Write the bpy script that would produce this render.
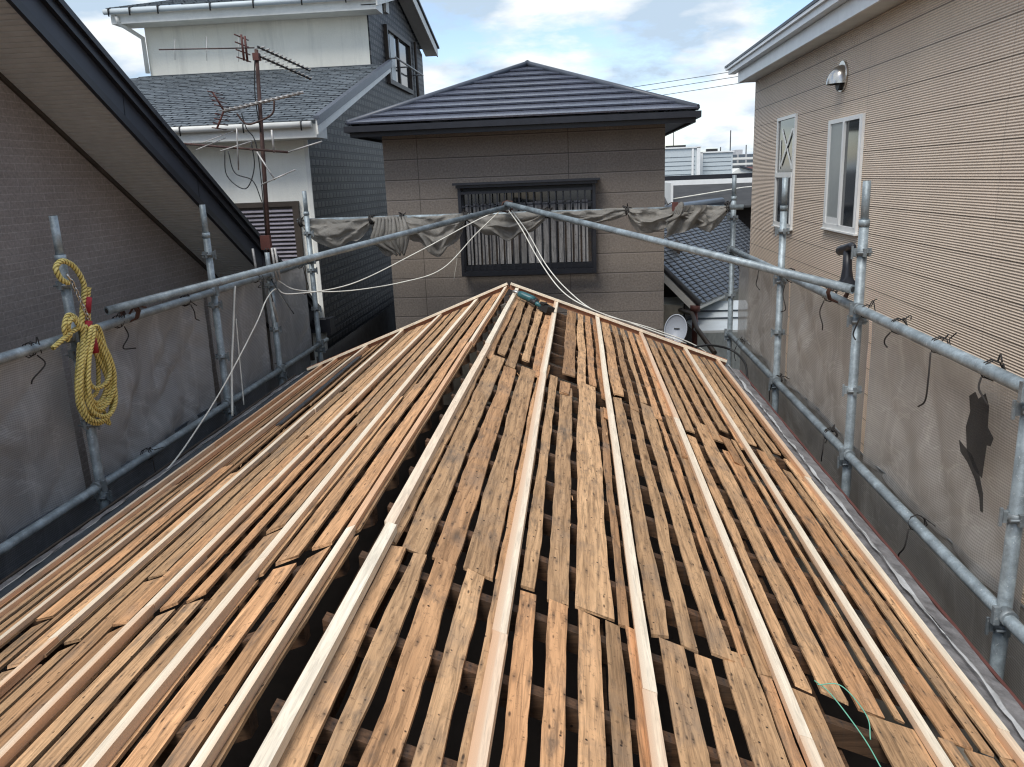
import bpy, math, random
from mathutils import Vector, noise as mnoise
random.seed(7)
R = math.radians
scene = bpy.context.scene
for o in list(bpy.data.objects): bpy.data.objects.remove(o)

# ------------------------------------------------------------------ camera
# world: x right, y along the ridge away from the camera, z = 0 at the ridge of the stripped roof
cd = bpy.data.cameras.new("camera"); cam = bpy.data.objects.new("camera", cd)
scene.collection.objects.link(cam); scene.camera = cam
cd.sensor_width = 36; cd.lens = 800/1024*36; cd.clip_start = .05; cd.clip_end = 3000
from mathutils import Matrix
cam.matrix_world = Matrix.Translation((.83, 0, 1.25)) @ Matrix.Rotation(R(5.085), 4, 'Z') @ Matrix.Rotation(R(90-14.318), 4, 'X') @ Matrix.Rotation(R(-2.245), 4, 'Z')
GZ = -6.8                                                         # ground level

# ------------------------------------------------------------------ sky and sun
SUN_EL, SUN_DIR = 57, Vector((-.40, -.74, 0)).normalized()
w = bpy.data.worlds.new("World"); scene.world = w; w.use_nodes = True
nt = w.node_tree; N = nt.nodes; L = nt.links; N.clear()
def nd(t, **k):
    n = N.new(t)
    for a, b in k.items(): setattr(n, a, b)
    return n
out = nd('ShaderNodeOutputWorld'); bg = nd('ShaderNodeBackground'); bg.inputs[1].default_value = .1
sky = nd('ShaderNodeTexSky', sky_type='NISHITA'); sky.sun_disc = False
sky.sun_elevation = R(SUN_EL); sky.sun_rotation = math.atan2(SUN_DIR.x, SUN_DIR.y)
sky.dust_density = .6; sky.ozone_density = 1.2
tc = nd('ShaderNodeTexCoord'); sp = nd('ShaderNodeSeparateXYZ'); L.new(tc.outputs['Generated'], sp.inputs[0])
def mth(op, a, b=None, clamp=False):
    n = nd('ShaderNodeMath', operation=op); n.use_clamp = clamp
    for i, v in enumerate((a, b)):
        if v is None: continue
        if isinstance(v, (int, float)): n.inputs[i].default_value = v
        else: L.new(v, n.inputs[i])
    return n.outputs[0]
zz = mth('ADD', mth('MAXIMUM', sp.outputs[2], 0), .42)
cb = nd('ShaderNodeCombineXYZ'); L.new(mth('DIVIDE', sp.outputs[0], zz), cb.inputs[0]); L.new(mth('DIVIDE', sp.outputs[1], zz), cb.inputs[1])
L.new(mth('MULTIPLY', sp.outputs[2], 3.4), cb.inputs[2])
n1 = nd('ShaderNodeTexNoise'); n1.inputs['Scale'].default_value = 1.9; n1.inputs['Detail'].default_value = 12; n1.inputs['Roughness'].default_value = .62; n1.inputs['Distortion'].default_value = .1
L.new(cb.outputs[0], n1.inputs[0])
cr = nd('ShaderNodeValToRGB'); cr.color_ramp.elements[0].position = .435; cr.color_ramp.elements[1].position = .53
L.new(n1.outputs[0], cr.inputs[0])
n2 = nd('ShaderNodeTexNoise'); n2.inputs['Scale'].default_value = 4.2; n2.inputs['Detail'].default_value = 10; L.new(cb.outputs[0], n2.inputs[0])
cr2 = nd('ShaderNodeValToRGB'); e = cr2.color_ramp.elements; e[0].position = .42; e[0].color = (.52, .65, .79, 1); e[1].position = .57; e[1].color = (.95, .98, 1, 1)
L.new(n2.outputs[0], cr2.inputs[0])
cm = nd('ShaderNodeMixRGB', blend_type='MULTIPLY'); cm.inputs[0].default_value = 1; L.new(cr2.outputs[0], cm.inputs[1]); cm.inputs[2].default_value = (6.8, 6.85, 6.9, 1)
sk = nd('ShaderNodeMixRGB', blend_type='MULTIPLY'); sk.inputs[0].default_value = 1; L.new(sky.outputs[0], sk.inputs[1]); sk.inputs[2].default_value = (1.22, 1.22, 1.30, 1)
mx = nd('ShaderNodeMixRGB'); L.new(cr.outputs[0], mx.inputs[0]); L.new(sk.outputs[0], mx.inputs[1]); L.new(cm.outputs[0], mx.inputs[2])
L.new(mx.outputs[0], bg.inputs[0]); L.new(bg.outputs[0], out.inputs[0])

sd = bpy.data.lights.new("sun", 'SUN'); sun = bpy.data.objects.new("sun", sd); scene.collection.objects.link(sun)
sd.energy = 2.0; sd.angle = R(28); sd.color = (1, .965, .92)
sdir = Vector((SUN_DIR.x*math.cos(R(SUN_EL)), SUN_DIR.y*math.cos(R(SUN_EL)), math.sin(R(SUN_EL))))
sun.rotation_euler = sdir.to_track_quat('Z', 'Y').to_euler(); sun.location = (0, 0, 30)
vs = scene.view_settings; vs.view_transform = 'Standard'; vs.look = 'None'; vs.gamma = 1; vs.exposure = .68
scene.cycles.filter_width = 1.2; vs.use_curve_mapping = False

# ------------------------------------------------------------------ materials
class M:
    """small node-graph helper"""
    def __init__(s, name, rough=.7, metal=0, spec=.4):
        s.m = bpy.data.materials.new(name); s.m.use_nodes = True; s.t = s.m.node_tree
        s.b = s.t.nodes['Principled BSDF']; s.out = s.t.nodes['Material Output']
        s.b.inputs['Roughness'].default_value = rough; s.b.inputs['Metallic'].default_value = metal
        s.b.inputs['Specular IOR Level'].default_value = spec
        s.tc = s.t.nodes.new('ShaderNodeTexCoord')
    def n(s, t, ins=None, **k):
        n = s.t.nodes.new(t)
        for a, b in k.items(): setattr(n, a, b)
        for a, b in (ins or {}).items():
            if hasattr(b, 'is_linked') or hasattr(b, 'links'): s.t.links.new(b, n.inputs[a])
            else: n.inputs[a].default_value = b
        return n
    def vec(s, scale=(1, 1, 1), loc=None, rnd=False):
        v = s.tc.outputs['Object']
        if rnd:
            a = s.n('ShaderNodeAttribute', attribute_name='tint'); 
            c = s.n('ShaderNodeVectorMath', {0: a.outputs['Vector'], 1: (37, 91, 53)}, operation='MULTIPLY')
            v = s.n('ShaderNodeVectorMath', {0: v, 1: c.outputs[0]}, operation='ADD').outputs[0]
        return s.n('ShaderNodeMapping', {0: v, 'Scale': scale}).outputs[0]
    def noise(s, v, scale, det=5, rough=.6, dist=0):
        return s.n('ShaderNodeTexNoise', {0: v, 'Scale': scale, 'Detail': det, 'Roughness': rough, 'Distortion': dist}).outputs[0]
    def ramp(s, f, stops):
        r = s.n('ShaderNodeValToRGB', {0: f}); el = r.color_ramp.elements
        while len(el) < len(stops): el.new(.5)
        for e, (p, c) in zip(el, stops): e.position = p; e.color = (c if len(c) == 4 else (*c, 1)) if not isinstance(c, (int, float)) else (c, c, c, 1)
        return r.outputs[0]
    def mix(s, f, a, b, mode='MIX'):
        return s.n('ShaderNodeMixRGB', {0: f, 1: a if not isinstance(a, tuple) else (*a, 1), 2: b if not isinstance(b, tuple) else (*b, 1)}, blend_type=mode).outputs[0]
    def math(s, op, a, b=0):
        return s.n('ShaderNodeMath', {0: a, 1: b}, operation=op).outputs[0]
    def bump(s, h, strength=.4, dist=.01):
        b = s.n('ShaderNodeBump', {'Height': h, 'Strength': strength, 'Distance': dist})
        s.t.links.new(b.outputs[0], s.b.inputs['Normal'])
    def col(s, c):
        if isinstance(c, tuple): s.b.inputs['Base Color'].default_value = (*c, 1)
        else: s.t.links.new(c, s.b.inputs['Base Color'])
        return s

def plain(name, c, rough=.6, metal=0, var=.25, scale=6, bump=0, spec=.4):
    """painted / metal surface with dirt variation and fine speckle"""
    m = M(name, rough, metal, spec); v = m.vec()
    f = m.noise(v, scale, 8, .7)
    dark = tuple(x*(1-var) for x in c); lite = tuple(min(1, x*(1+var*.6)) for x in c)
    m.col(m.ramp(f, [(.3, dark), (.7, lite)]))
    if bump: m.bump(m.noise(v, scale*8, 4), bump, .005)
    return m.m

def wood(name, base, dark, stain, newness=0.0, along='y'):
    m = M(name, .75 if newness < .5 else .55, 0, .25)
    ax = {'y': (1, .06, 1), 'x': (.06, 1, 1), 'z': (1, 1, .06)}[along]
    v = m.vec(ax, rnd=True); v1 = m.vec((1, 1, 1), rnd=True); vk = m.vec(tuple(.35+.65*(q == 1) if q != .06 else .3 for q in ax), rnd=True)
    g = m.noise(v, 60 if newness < .5 else 85, 6, .7, .8)                  # grain
    g2 = m.noise(v, 14, 4, .6, 1.2)
    mid = tuple((a+b)/2 for a, b in zip(base, dark))
    c = m.ramp(g2, [(.28, mid), (.6, base), (.8, tuple(min(1, q*1.18) for q in base))])
    gr = m.ramp(g, [(.36, .48 if newness < .5 else .74), (.56, 1.0), (.75, 1.18)])
    c = m.mix(1, c, gr, 'MULTIPLY')
    a = m.n('ShaderNodeAttribute', attribute_name='tint')
    sep = m.n('ShaderNodeSeparateXYZ', {0: a.outputs['Vector']})
    # per board tone: y channel = brightness, z channel = redness
    br = m.n('ShaderNodeMapRange', {0: sep.outputs[1], 3: .66 if newness < .5 else .86, 4: 1.22 if newness < .5 else 1.06}).outputs[0]
    c = m.mix(1, c, br, 'MULTIPLY')
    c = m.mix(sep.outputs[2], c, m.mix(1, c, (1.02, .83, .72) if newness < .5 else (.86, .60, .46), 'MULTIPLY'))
    # knots
    vo = m.n('ShaderNodeTexVoronoi', {0: vk, 'Scale': 5.5 if newness < .5 else 2.2, 'Randomness': 1.0})
    kn = m.ramp(vo.outputs['Distance'], [(.035, 1.0), (.13 if newness < .5 else .08, 0.0)])
    c = m.mix(m.math('MULTIPLY', kn, .8), c, tuple(q*.38 for q in dark))
    if newness < .5:
        st = m.ramp(m.noise(v1, 2.3, 6, .65, .6), [(.53, 0.0), (.72, .5)])
        c = m.mix(st, c, stain)
        st2 = m.ramp(m.noise(m.vec(tuple(q*1.4 if q == 1 else .35 for q in ax), rnd=True), 9, 5, .7), [(.57, 0.0), (.70, .6)])
        c = m.mix(st2, c, tuple(q*.55 for q in stain))
        nh = m.n('ShaderNodeTexVoronoi', {0: v1, 'Scale': 17.0, 'Randomness': .9})
        c = m.mix(m.ramp(nh.outputs['Distance'], [(.06, .95), (.10, 0.0)]), c, (.015, .01, .008))
        nh2 = m.n('ShaderNodeTexVoronoi', {0: m.vec(tuple(1.6 if q == 1 else .55 for q in ax), rnd=True), 'Scale': 14.0, 'Randomness': 1.0})
        c = m.mix(m.ramp(nh2.outputs['Distance'], [(.05, .85), (.12, 0.0)]), c, (.03, .018, .012))
        so = m.n('ShaderNodeSeparateXYZ', {0: m.tc.outputs['Object']})
        fy = m.math('MULTIPLY', m.math('SUBTRACT', m.math('FRACT', m.math('DIVIDE', m.math('ADD', so.outputs[1], 13.435), .43)), .5), .43)
        fx = m.math('MULTIPLY', m.math('SUBTRACT', m.math('FRACT', m.math('ADD', m.math('DIVIDE', so.outputs[0], .047), m.math('MULTIPLY', sep.outputs[0], 7.3))), .5), .047)
        fy = m.math('ADD', fy, m.math('MULTIPLY', m.math('SUBTRACT', m.noise(v1, 9, 2), .5), .03))
        d2_ = m.math('ADD', m.math('MULTIPLY', fx, fx), m.math('MULTIPLY', fy, fy)); dn_ = m.math('SQRT', d2_)
        dl_ = m.math('SQRT', m.math('ADD', m.math('MULTIPLY', fx, fx), m.math('MULTIPLY', m.math('MULTIPLY', fy, fy), .035)))
        c = m.mix(m.ramp(dl_, [(.003, .55), (.0065, 0.0)]), c, (.05, .04, .035))
        c = m.mix(m.ramp(dn_, [(.0028, 1.0), (.0042, 0.0)]), c, (.01, .008, .007))
        sp_ = m.ramp(m.noise(v1, 55, 3, .6), [(.60, 0.0), (.70, .45)])
        c = m.mix(sp_, c, (.06, .035, .02))
    else:
        vn = m.n('ShaderNodeTexVoronoi', {0: v1, 'Scale': 8.0, 'Randomness': .8})
        c = m.mix(m.ramp(vn.outputs['Distance'], [(.022, 1.0), (.034, 0.0)]), c, (.05, .04, .035))
        c = m.mix(m.ramp(m.noise(v1, 3.5, 6, .7), [(.56, 0.0), (.75, .35)]), c, tuple(q*.6 for q in base))
    m.col(c)
    m.bump(m.math('ADD', g, m.math('MULTIPLY', kn, -.6)), .5 if newness < .5 else .15, .004)
    return m.m

MAT = {}
MAT['old'] = wood('old_sheathing_wood', (.62, .385, .205), (.28, .155, .075), (.17, .145, .12))
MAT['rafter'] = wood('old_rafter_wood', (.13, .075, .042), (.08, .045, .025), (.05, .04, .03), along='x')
MAT['new'] = wood('new_batten_wood', (.90, .80, .63), (.74, .60, .42), (.5, .4, .3), 1.0)
MAT['trim'] = wood('cedar_trim_wood', (.50, .25, .14), (.32, .14, .08), (.2, .12, .08), 1.0, along='x')
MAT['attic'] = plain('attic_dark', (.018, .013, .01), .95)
MAT['plaster'] = plain('house_plaster', (.35, .32, .27), .9, bump=.3)
# galvanised steel
def galv(name, c=(.25, .295, .315)):
    m = M(name, .5, .25, .5); v = m.vec()
    f = m.ramp(m.noise(v, 7, 8, .75), [(.3, tuple(q*.45 for q in c)), (.52, c), (.70, tuple(min(1, q*1.7) for q in c))])
    sp_ = m.ramp(m.noise(v, 60, 4, .7), [(.62, 0.0), (.7, .7)])
    f = m.mix(sp_, f, (.66, .68, .68))
    rs = m.ramp(m.noise(v, 3.1, 7, .7, 1), [(.63, 0.0), (.72, .55)])
    f = m.mix(rs, f, (.20, .13, .10))
    m.col(f); m.bump(m.noise(v, 40, 5), .35, .003); return m.m
MAT['galv'] = galv('galvanised_tube'); MAT['clamp'] = galv('galvanised_clamp', (.19, .215, .225))
MAT['rust'] = plain('rusty_wire', (.07, .032, .022), .8)
MAT['black'] = plain('black_metal', (.018, .019, .024), .4, 0, .3)
MAT['blackplastic'] = plain('black_plastic', (.02, .02, .02), .5)
MAT['teal'] = plain('teal_plastic', (.03, .11, .12), .35)
MAT['steel'] = plain('brushed_steel', (.62, .58, .52), .25, .9)
MAT['white'] = plain('white_paint', (.74, .73, .67), .5, 0, .15, 3)
MAT['aluwhite'] = plain('white_window_frame', (.80, .80, .77), .35, 0, .08, 5)
MAT['stucco'] = None
def stucco(name, c, streak):
    m = M(name, .9); v = m.vec(); f = m.ramp(m.noise(v, 1.2, 8, .6), [(.3, tuple(q*.86 for q in c)), (.7, c)])
    s_ = m.ramp(m.noise(m.vec((1, 1, .08)), 4, 6, .7), [(.5, 0.0), (.75, streak)])
    m.col(m.mix(s_, f, tuple(q*.45 for q in c))); m.bump(m.noise(v, 45, 5, .7), .6, .01); return m.m
MAT['stucco'] = stucco('cream_stucco', (.86, .83, .72), .4)
MAT['stuccolow'] = stucco('pale_stucco', (.90, .89, .80), .2)
def siding_panel(name, c, gap, rowh, rowoff, jw, lite, bumpscale=40, vertical='x'):
    """large embossed wall panels: horizontal joints every rowh, vertical joints every jw"""
    m = M(name, .8, 0, .3); sp = m.n('ShaderNodeSeparateXYZ', {0: m.tc.outputs['Object']})
    def line(sock, per, off, wdt):
        q = m.math('FRACT', m.math('DIVIDE', m.math('ADD', sock, off), per))
        return m.n('ShaderNodeMath', {0: q, 1: wdt/per}, operation='LESS_THAN').outputs[0], q
    h, q = line(sp.outputs[2], rowh, rowoff, gap)
    vv, _ = line(sp.outputs[0 if vertical == 'x' else 1], jw[0], jw[1], gap*.7)
    joint = m.math('MAXIMUM', h, vv)
    hi, _ = line(sp.outputs[2], rowh, rowoff+gap*1.1+.0, gap*2.1)
    v = m.vec()
    sp2 = m.noise(v, bumpscale, 5, .75)
    cc = m.ramp(sp2, [(.3, tuple(q*.62 for q in c)), (.52, c), (.72, tuple(q*1.35 for q in c))])
    cc = m.mix(m.ramp(m.noise(m.vec((1, 1, .25)), 1.4, 6), [(.4, 0.0), (.75, .35)]), cc, tuple(q*.65 for q in c))
    cc = m.mix(m.math('MULTIPLY', hi, .55), cc, lite)
    cc = m.mix(m.math('MULTIPLY', joint, .85), cc, tuple(q*.28 for q in c))
    m.col(cc)
    m.bump(m.math('SUBTRACT', m.math('MULTIPLY', sp2, .6), m.math('MULTIPLY', joint, 1.5)), .7, .012); return m.m
MAT['brownpanel'] = siding_panel('brown_embossed_panel', (.225, .192, .162), .012, .29, .03+20*.29, (2.2, 5.9), (.30, .26, .23), 38)
def brick_like(name, c1, c2, mortar, bw, rh, msize, swap, off=.5, bmp=.5, rough=.8, sq=1.0, disto=0.):
    m = M(name, rough, 0, .35)
    sp = m.n('ShaderNodeSeparateXYZ', {0: m.tc.outputs['Object']})
    o = {'yz': (1, 2), 'xz': (0, 2), 'xy': (0, 1)}[swap]
    cb_ = m.n('ShaderNodeCombineXYZ', {0: sp.outputs[o[0]], 1: sp.outputs[o[1]]}).outputs[0]
    if disto:
        nn = m.n('ShaderNodeTexNoise', {0: cb_, 'Scale': 9.0, 'Detail': 3.0})
        cb_ = m.n('ShaderNodeVectorMath', {0: cb_, 1: m.n('ShaderNodeVectorMath', {0: nn.outputs['Color'], 1: (disto,)*3}, operation='MULTIPLY').outputs[0]}, operation='ADD').outputs[0]
    b = m.n('ShaderNodeTexBrick', {0: cb_, 'Color1': (*c1, 1), 'Color2': (*c2, 1), 'Mortar': (*mortar, 1), 'Scale': 1.0, 'Mortar Size': msize, 'Mortar Smooth': .2, 'Bias': 0.0, 'Brick Width': bw, 'Row Height': rh}, offset=off)
    v = m.vec(); f = m.ramp(m.noise(v, 30, 6, .75), [(.3, .68), (.7, 1.25)])
    f2 = m.ramp(m.noise(v, 1.1, 6, .6), [(.3, .8), (.7, 1.12)])
    m.col(m.mix(1, m.mix(1, b.outputs[0], f, 'MULTIPLY'), f2, 'MULTIPLY'))
    m.bump(m.math('ADD', m.math('MULTIPLY', b.outputs[1], -1.0), m.math('MULTIPLY', m.noise(v, 60, 4), .35)), bmp, .01)
    return m.m
MAT['brickpanel'] = brick_like('brown_brick_pattern_siding', (.31, .268, .238), (.285, .245, .216), (.38, .335, .30), .34, .068, .0045, 'yz', bmp=.5)
MAT['darkshingle'] = brick_like('dark_tile_cladding', (.095, .086, .08), (.05, .045, .043), (.004, .004, .006), .20, .135, .026, 'yz', bmp=1.0, rough=.5)
MAT['greyshingle'] = brick_like('grey_slate_roofing', (.185, .21, .225), (.10, .117, .13), (.02, .026, .032), .26, .13, .016, 'xy', off=.37, bmp=1, rough=.6, disto=.06)
def ribbed(name, c, pitch, panel, poff, vj):
    m = M(name, .6, 0, .3); sp = m.n('ShaderNodeSeparateXYZ', {0: m.tc.outputs['Object']}); z = sp.outputs[2]
    q = m.math('FRACT', m.math('DIVIDE', m.math('ADD', z, 50), pitch))
    rib = m.math('ABSOLUTE', m.math('SUBTRACT', m.math('MULTIPLY', q, 2), 1))
    pj = m.n('ShaderNodeMath', {0: m.math('FRACT', m.math('DIVIDE', m.math('ADD', z, poff), panel)), 1: .013/panel}, operation='LESS_THAN').outputs[0]
    vjn = m.n('ShaderNodeMath', {0: m.math('FRACT', m.math('DIVIDE', m.math('ADD', sp.outputs[1], vj[1]), vj[0])), 1: .010/vj[0]}, operation='LESS_THAN').outputs[0]
    v = m.vec(); f = m.ramp(m.noise(v, 35, 5, .7), [(.3, .85), (.7, 1.1)])
    f2 = m.ramp(m.noise(m.vec((1, 1, .3)), .9, 6), [(.3, .92), (.7, 1.05)])
    cc = m.ramp(rib, [(.15, tuple(q*.68 for q in c)), (.5, c), (1, tuple(min(1, q*1.06) for q in c))])
    cc = m.mix(1, m.mix(1, cc, f, 'MULTIPLY'), f2, 'MULTIPLY')
    cc = m.mix(m.math('MULTIPLY', m.math('MAXIMUM', pj, m.math('MULTIPLY', vjn, .45)), .9), cc, tuple(q*.3 for q in c))
    m.col(cc); m.bump(m.math('SUBTRACT', rib, pj), .8, .008); return m.m
MAT['ribbed'] = ribbed('peach_ribbed_siding', (.80, .645, .50), .0238, .31, 50*.31-1.38, (3.2, 5.5))
MAT['slate'] = None
m = M('blue_grey_slate', .2, 0, .7); v = m.vec(); 
cc = m.ramp(m.noise(v, 18, 6, .75), [(.3, (.045, .05, .065)), (.7, (.12, .132, .17))]); m.col(m.mix(m.ramp(m.noise(m.vec((1, .3, .3)), 3, 5), [(.4, 0.0), (.7, .5)]), cc, (.12, .13, .17)))
m.bump(m.noise(v, 60, 4), .4, .004); MAT['slate'] = m.m
MAT['slatecap'] = plain('dark_ridge_cap', (.075, .085, .105), .4)
MAT['navy'] = plain('charcoal_fascia', (.040, .046, .058), .45, 0, .2, 2.5)
MAT['soffit'] = plain('grey_brown_soffit', (.56, .55, .52), .6, 0, .12)
MAT['kawara'] = plain('blue_grey_roof_tile', (.065, .07, .076), .35, 0, .35, 9, spec=.6)
MAT['glass'] = plain('dark_glass', (.02, .024, .028), .08, 0, .2, spec=.8)
MAT['frost'] = plain('frosted_glass', (.30, .32, .31), .3, 0, .1)
MAT['brownalu'] = plain('brown_aluminium', (.055, .042, .032), .5)
MAT['louver'] = plain('mauve_louvre', (.27, .25, .28), .45)
MAT['redbrown'] = plain('red_brown_metal', (.11, .04, .032), .6)
MAT['mast'] = plain('rusty_brown_mast', (.075, .042, .035), .7, .2, .5, 12)
MAT['alu'] = plain('weathered_aluminium', (.42, .41, .39), .5, .3, .5, 14)
MAT['dish'] = plain('dish_grey', (.30, .32, .35), .4, 0, .06)
MAT['cord'] = plain('white_cord', (.72, .70, .62), .8)
MAT['twine'] = plain('dark_twine', (.03, .027, .025), .9)
MAT['green'] = plain('green_string', (.16, .45, .32), .7)
MAT['redtape'] = plain('red_tape', (.33, .02, .03), .6)
m = M('yellow_rope', .75, 0, .3)
gv = m.n('ShaderNodeSeparateXYZ', {0: m.n('ShaderNodeAttribute', attribute_name='tint').outputs['Vector']}).outputs[0]  # strand grooves get a darker colour, painted in place of occlusion shade
m.col(m.mix(m.ramp(gv, [(.25, 0.0), (.7, 1.0)]), (.16, .11, .02), m.ramp(m.noise(m.vec(), 60, 6, .7), [(.3, (.45, .34, .07)), (.5, (.74, .60, .20)), (.7, (.86, .77, .38))]))); m.bump(m.noise(m.vec(), 300, 2), .6, .003); MAT['rope'] = m.m
MAT['greyslat'] = wood('weathered_grey_wood', (.38, .37, .36), (.14, .13, .13), (.12, .12, .12), 0, 'z')
MAT['panelwhite'] = plain('pale_metal_panel', (.52, .57, .58), .5, 0, .06)
MAT['asphalt'] = plain('asphalt', (.05, .05, .05), .9, 0, .3, 2)
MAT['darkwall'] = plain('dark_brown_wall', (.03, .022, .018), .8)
MAT['beige'] = plain('beige_wall', (.45, .42, .34), .8)
MAT['awning'] = plain('pale_sheet_metal', (.62, .66, .66), .35, .1, .08)
MAT['flash'] = plain('weathered_flashing', (.26, .25, .25), .5, .2, .65, 9, bump=.8)
MAT['flashblue'] = plain('blue_grey_flashing', (.07, .085, .10), .4, .4, .5, 7)
MAT['paper'] = plain('torn_white_underlay', (.42, .42, .41), .8, 0, .3, 12)
MAT['corr'] = plain('grey_corrugated', (.10, .105, .11), .5, .3)
MAT['concrete'] = plain('far_concrete', (.42, .42, .42), .8)
MAT['farglass'] = plain('far_window', (.10, .12, .14), .3)
# construction mesh sheet: woven, lets some light and view through
def sheetmat(name, c, tr):
    m = M(name, .85); v = m.vec()
    f = m.noise(v, 1.3, 8, .62, .5); cc = m.ramp(f, [(.28, tuple(q*.8 for q in c)), (.5, c), (.74, tuple(q*1.22 for q in c))])
    st = m.ramp(m.noise(m.vec((1, 1.0, .10)), 7, 6, .7), [(.52, 0.0), (.75, .35)])
    cc = m.mix(st, cc, tuple(min(1, q*1.9) for q in c))
    sc = m.ramp(m.noise(v, 26, 7, .75), [(.62, 0.0), (.72, .4)]); cc = m.mix(sc, cc, tuple(q*.4 for q in c))
    cz = m.math('ABSOLUTE', m.math('SUBTRACT', m.noise(m.n('ShaderNodeMapping', {0: m.tc.outputs['Object'], 'Rotation': (.6, 0, 0), 'Scale': (1, .5, 1.6)}).outputs[0], 1.9, 3, .5, .4), .5))
    crease = m.ramp(cz, [(.0, 1.0), (.009, 0.0)]); cc = m.mix(m.math('MULTIPLY', crease, .22), cc, tuple(min(1, q*1.9) for q in c))
    spz = m.n('ShaderNodeSeparateXYZ', {0: m.tc.outputs['Object']})
    wz = m.math('ABSOLUTE', m.math('SUBTRACT', m.math('FRACT', m.math('MULTIPLY', m.math('ADD', spz.outputs[2], 20), 62)), .5))
    wy = m.math('ABSOLUTE', m.math('SUBTRACT', m.math('FRACT', m.math('MULTIPLY', m.math('ADD', spz.outputs[1], 20), 62)), .5))
    weave = m.math('MULTIPLY', m.math('ADD', wz, m.math('MULTIPLY', wy, .5)), 1.3)
    cc = m.mix(1, cc, m.ramp(weave, [(.1, .72), (.75, 1.15)]), 'MULTIPLY')
    wvn = m.noise(v, 260, 2, .5); m.bump(m.math('ADD', m.noise(v, 14, 7, .7, .6), m.math('MULTIPLY', wvn, .3)), .5, .02)
    d = m.n('ShaderNodeBsdfDiffuse', {0: cc}); t = m.n('ShaderNodeBsdfTranslucent', {0: cc}); tp = m.n('ShaderNodeBsdfTransparent')
    a = m.n('ShaderNodeMixShader', {0: .42, 1: d.outputs[0], 2: t.outputs[0]}); b = m.n('ShaderNodeMixShader', {0: tr, 1: a.outputs[0], 2: tp.outputs[0]})
    bn = [n for n in m.t.nodes if n.type == 'BUMP'][0]; m.t.links.new(bn.outputs[0], d.inputs['Normal'])
    m.t.links.new(b.outputs[0], m.out.inputs[0]); return m.m
MAT['sheet'] = sheetmat('grey_mesh_sheet', (.41, .405, .39), .20)
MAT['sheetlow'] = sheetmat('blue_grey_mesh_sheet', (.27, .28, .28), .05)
MAT['sheetdark'] = sheetmat('dark_grey_mesh_sheet', (.47, .475, .475), .10)
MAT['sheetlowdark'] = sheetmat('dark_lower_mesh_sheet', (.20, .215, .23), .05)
MAT['tear'] = sheetmat('torn_dark_mesh', (.065, .065, .065), .30)
MAT['tarp'] = sheetmat('folded_mesh_tarp', (.31, .295, .265), .04)

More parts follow.
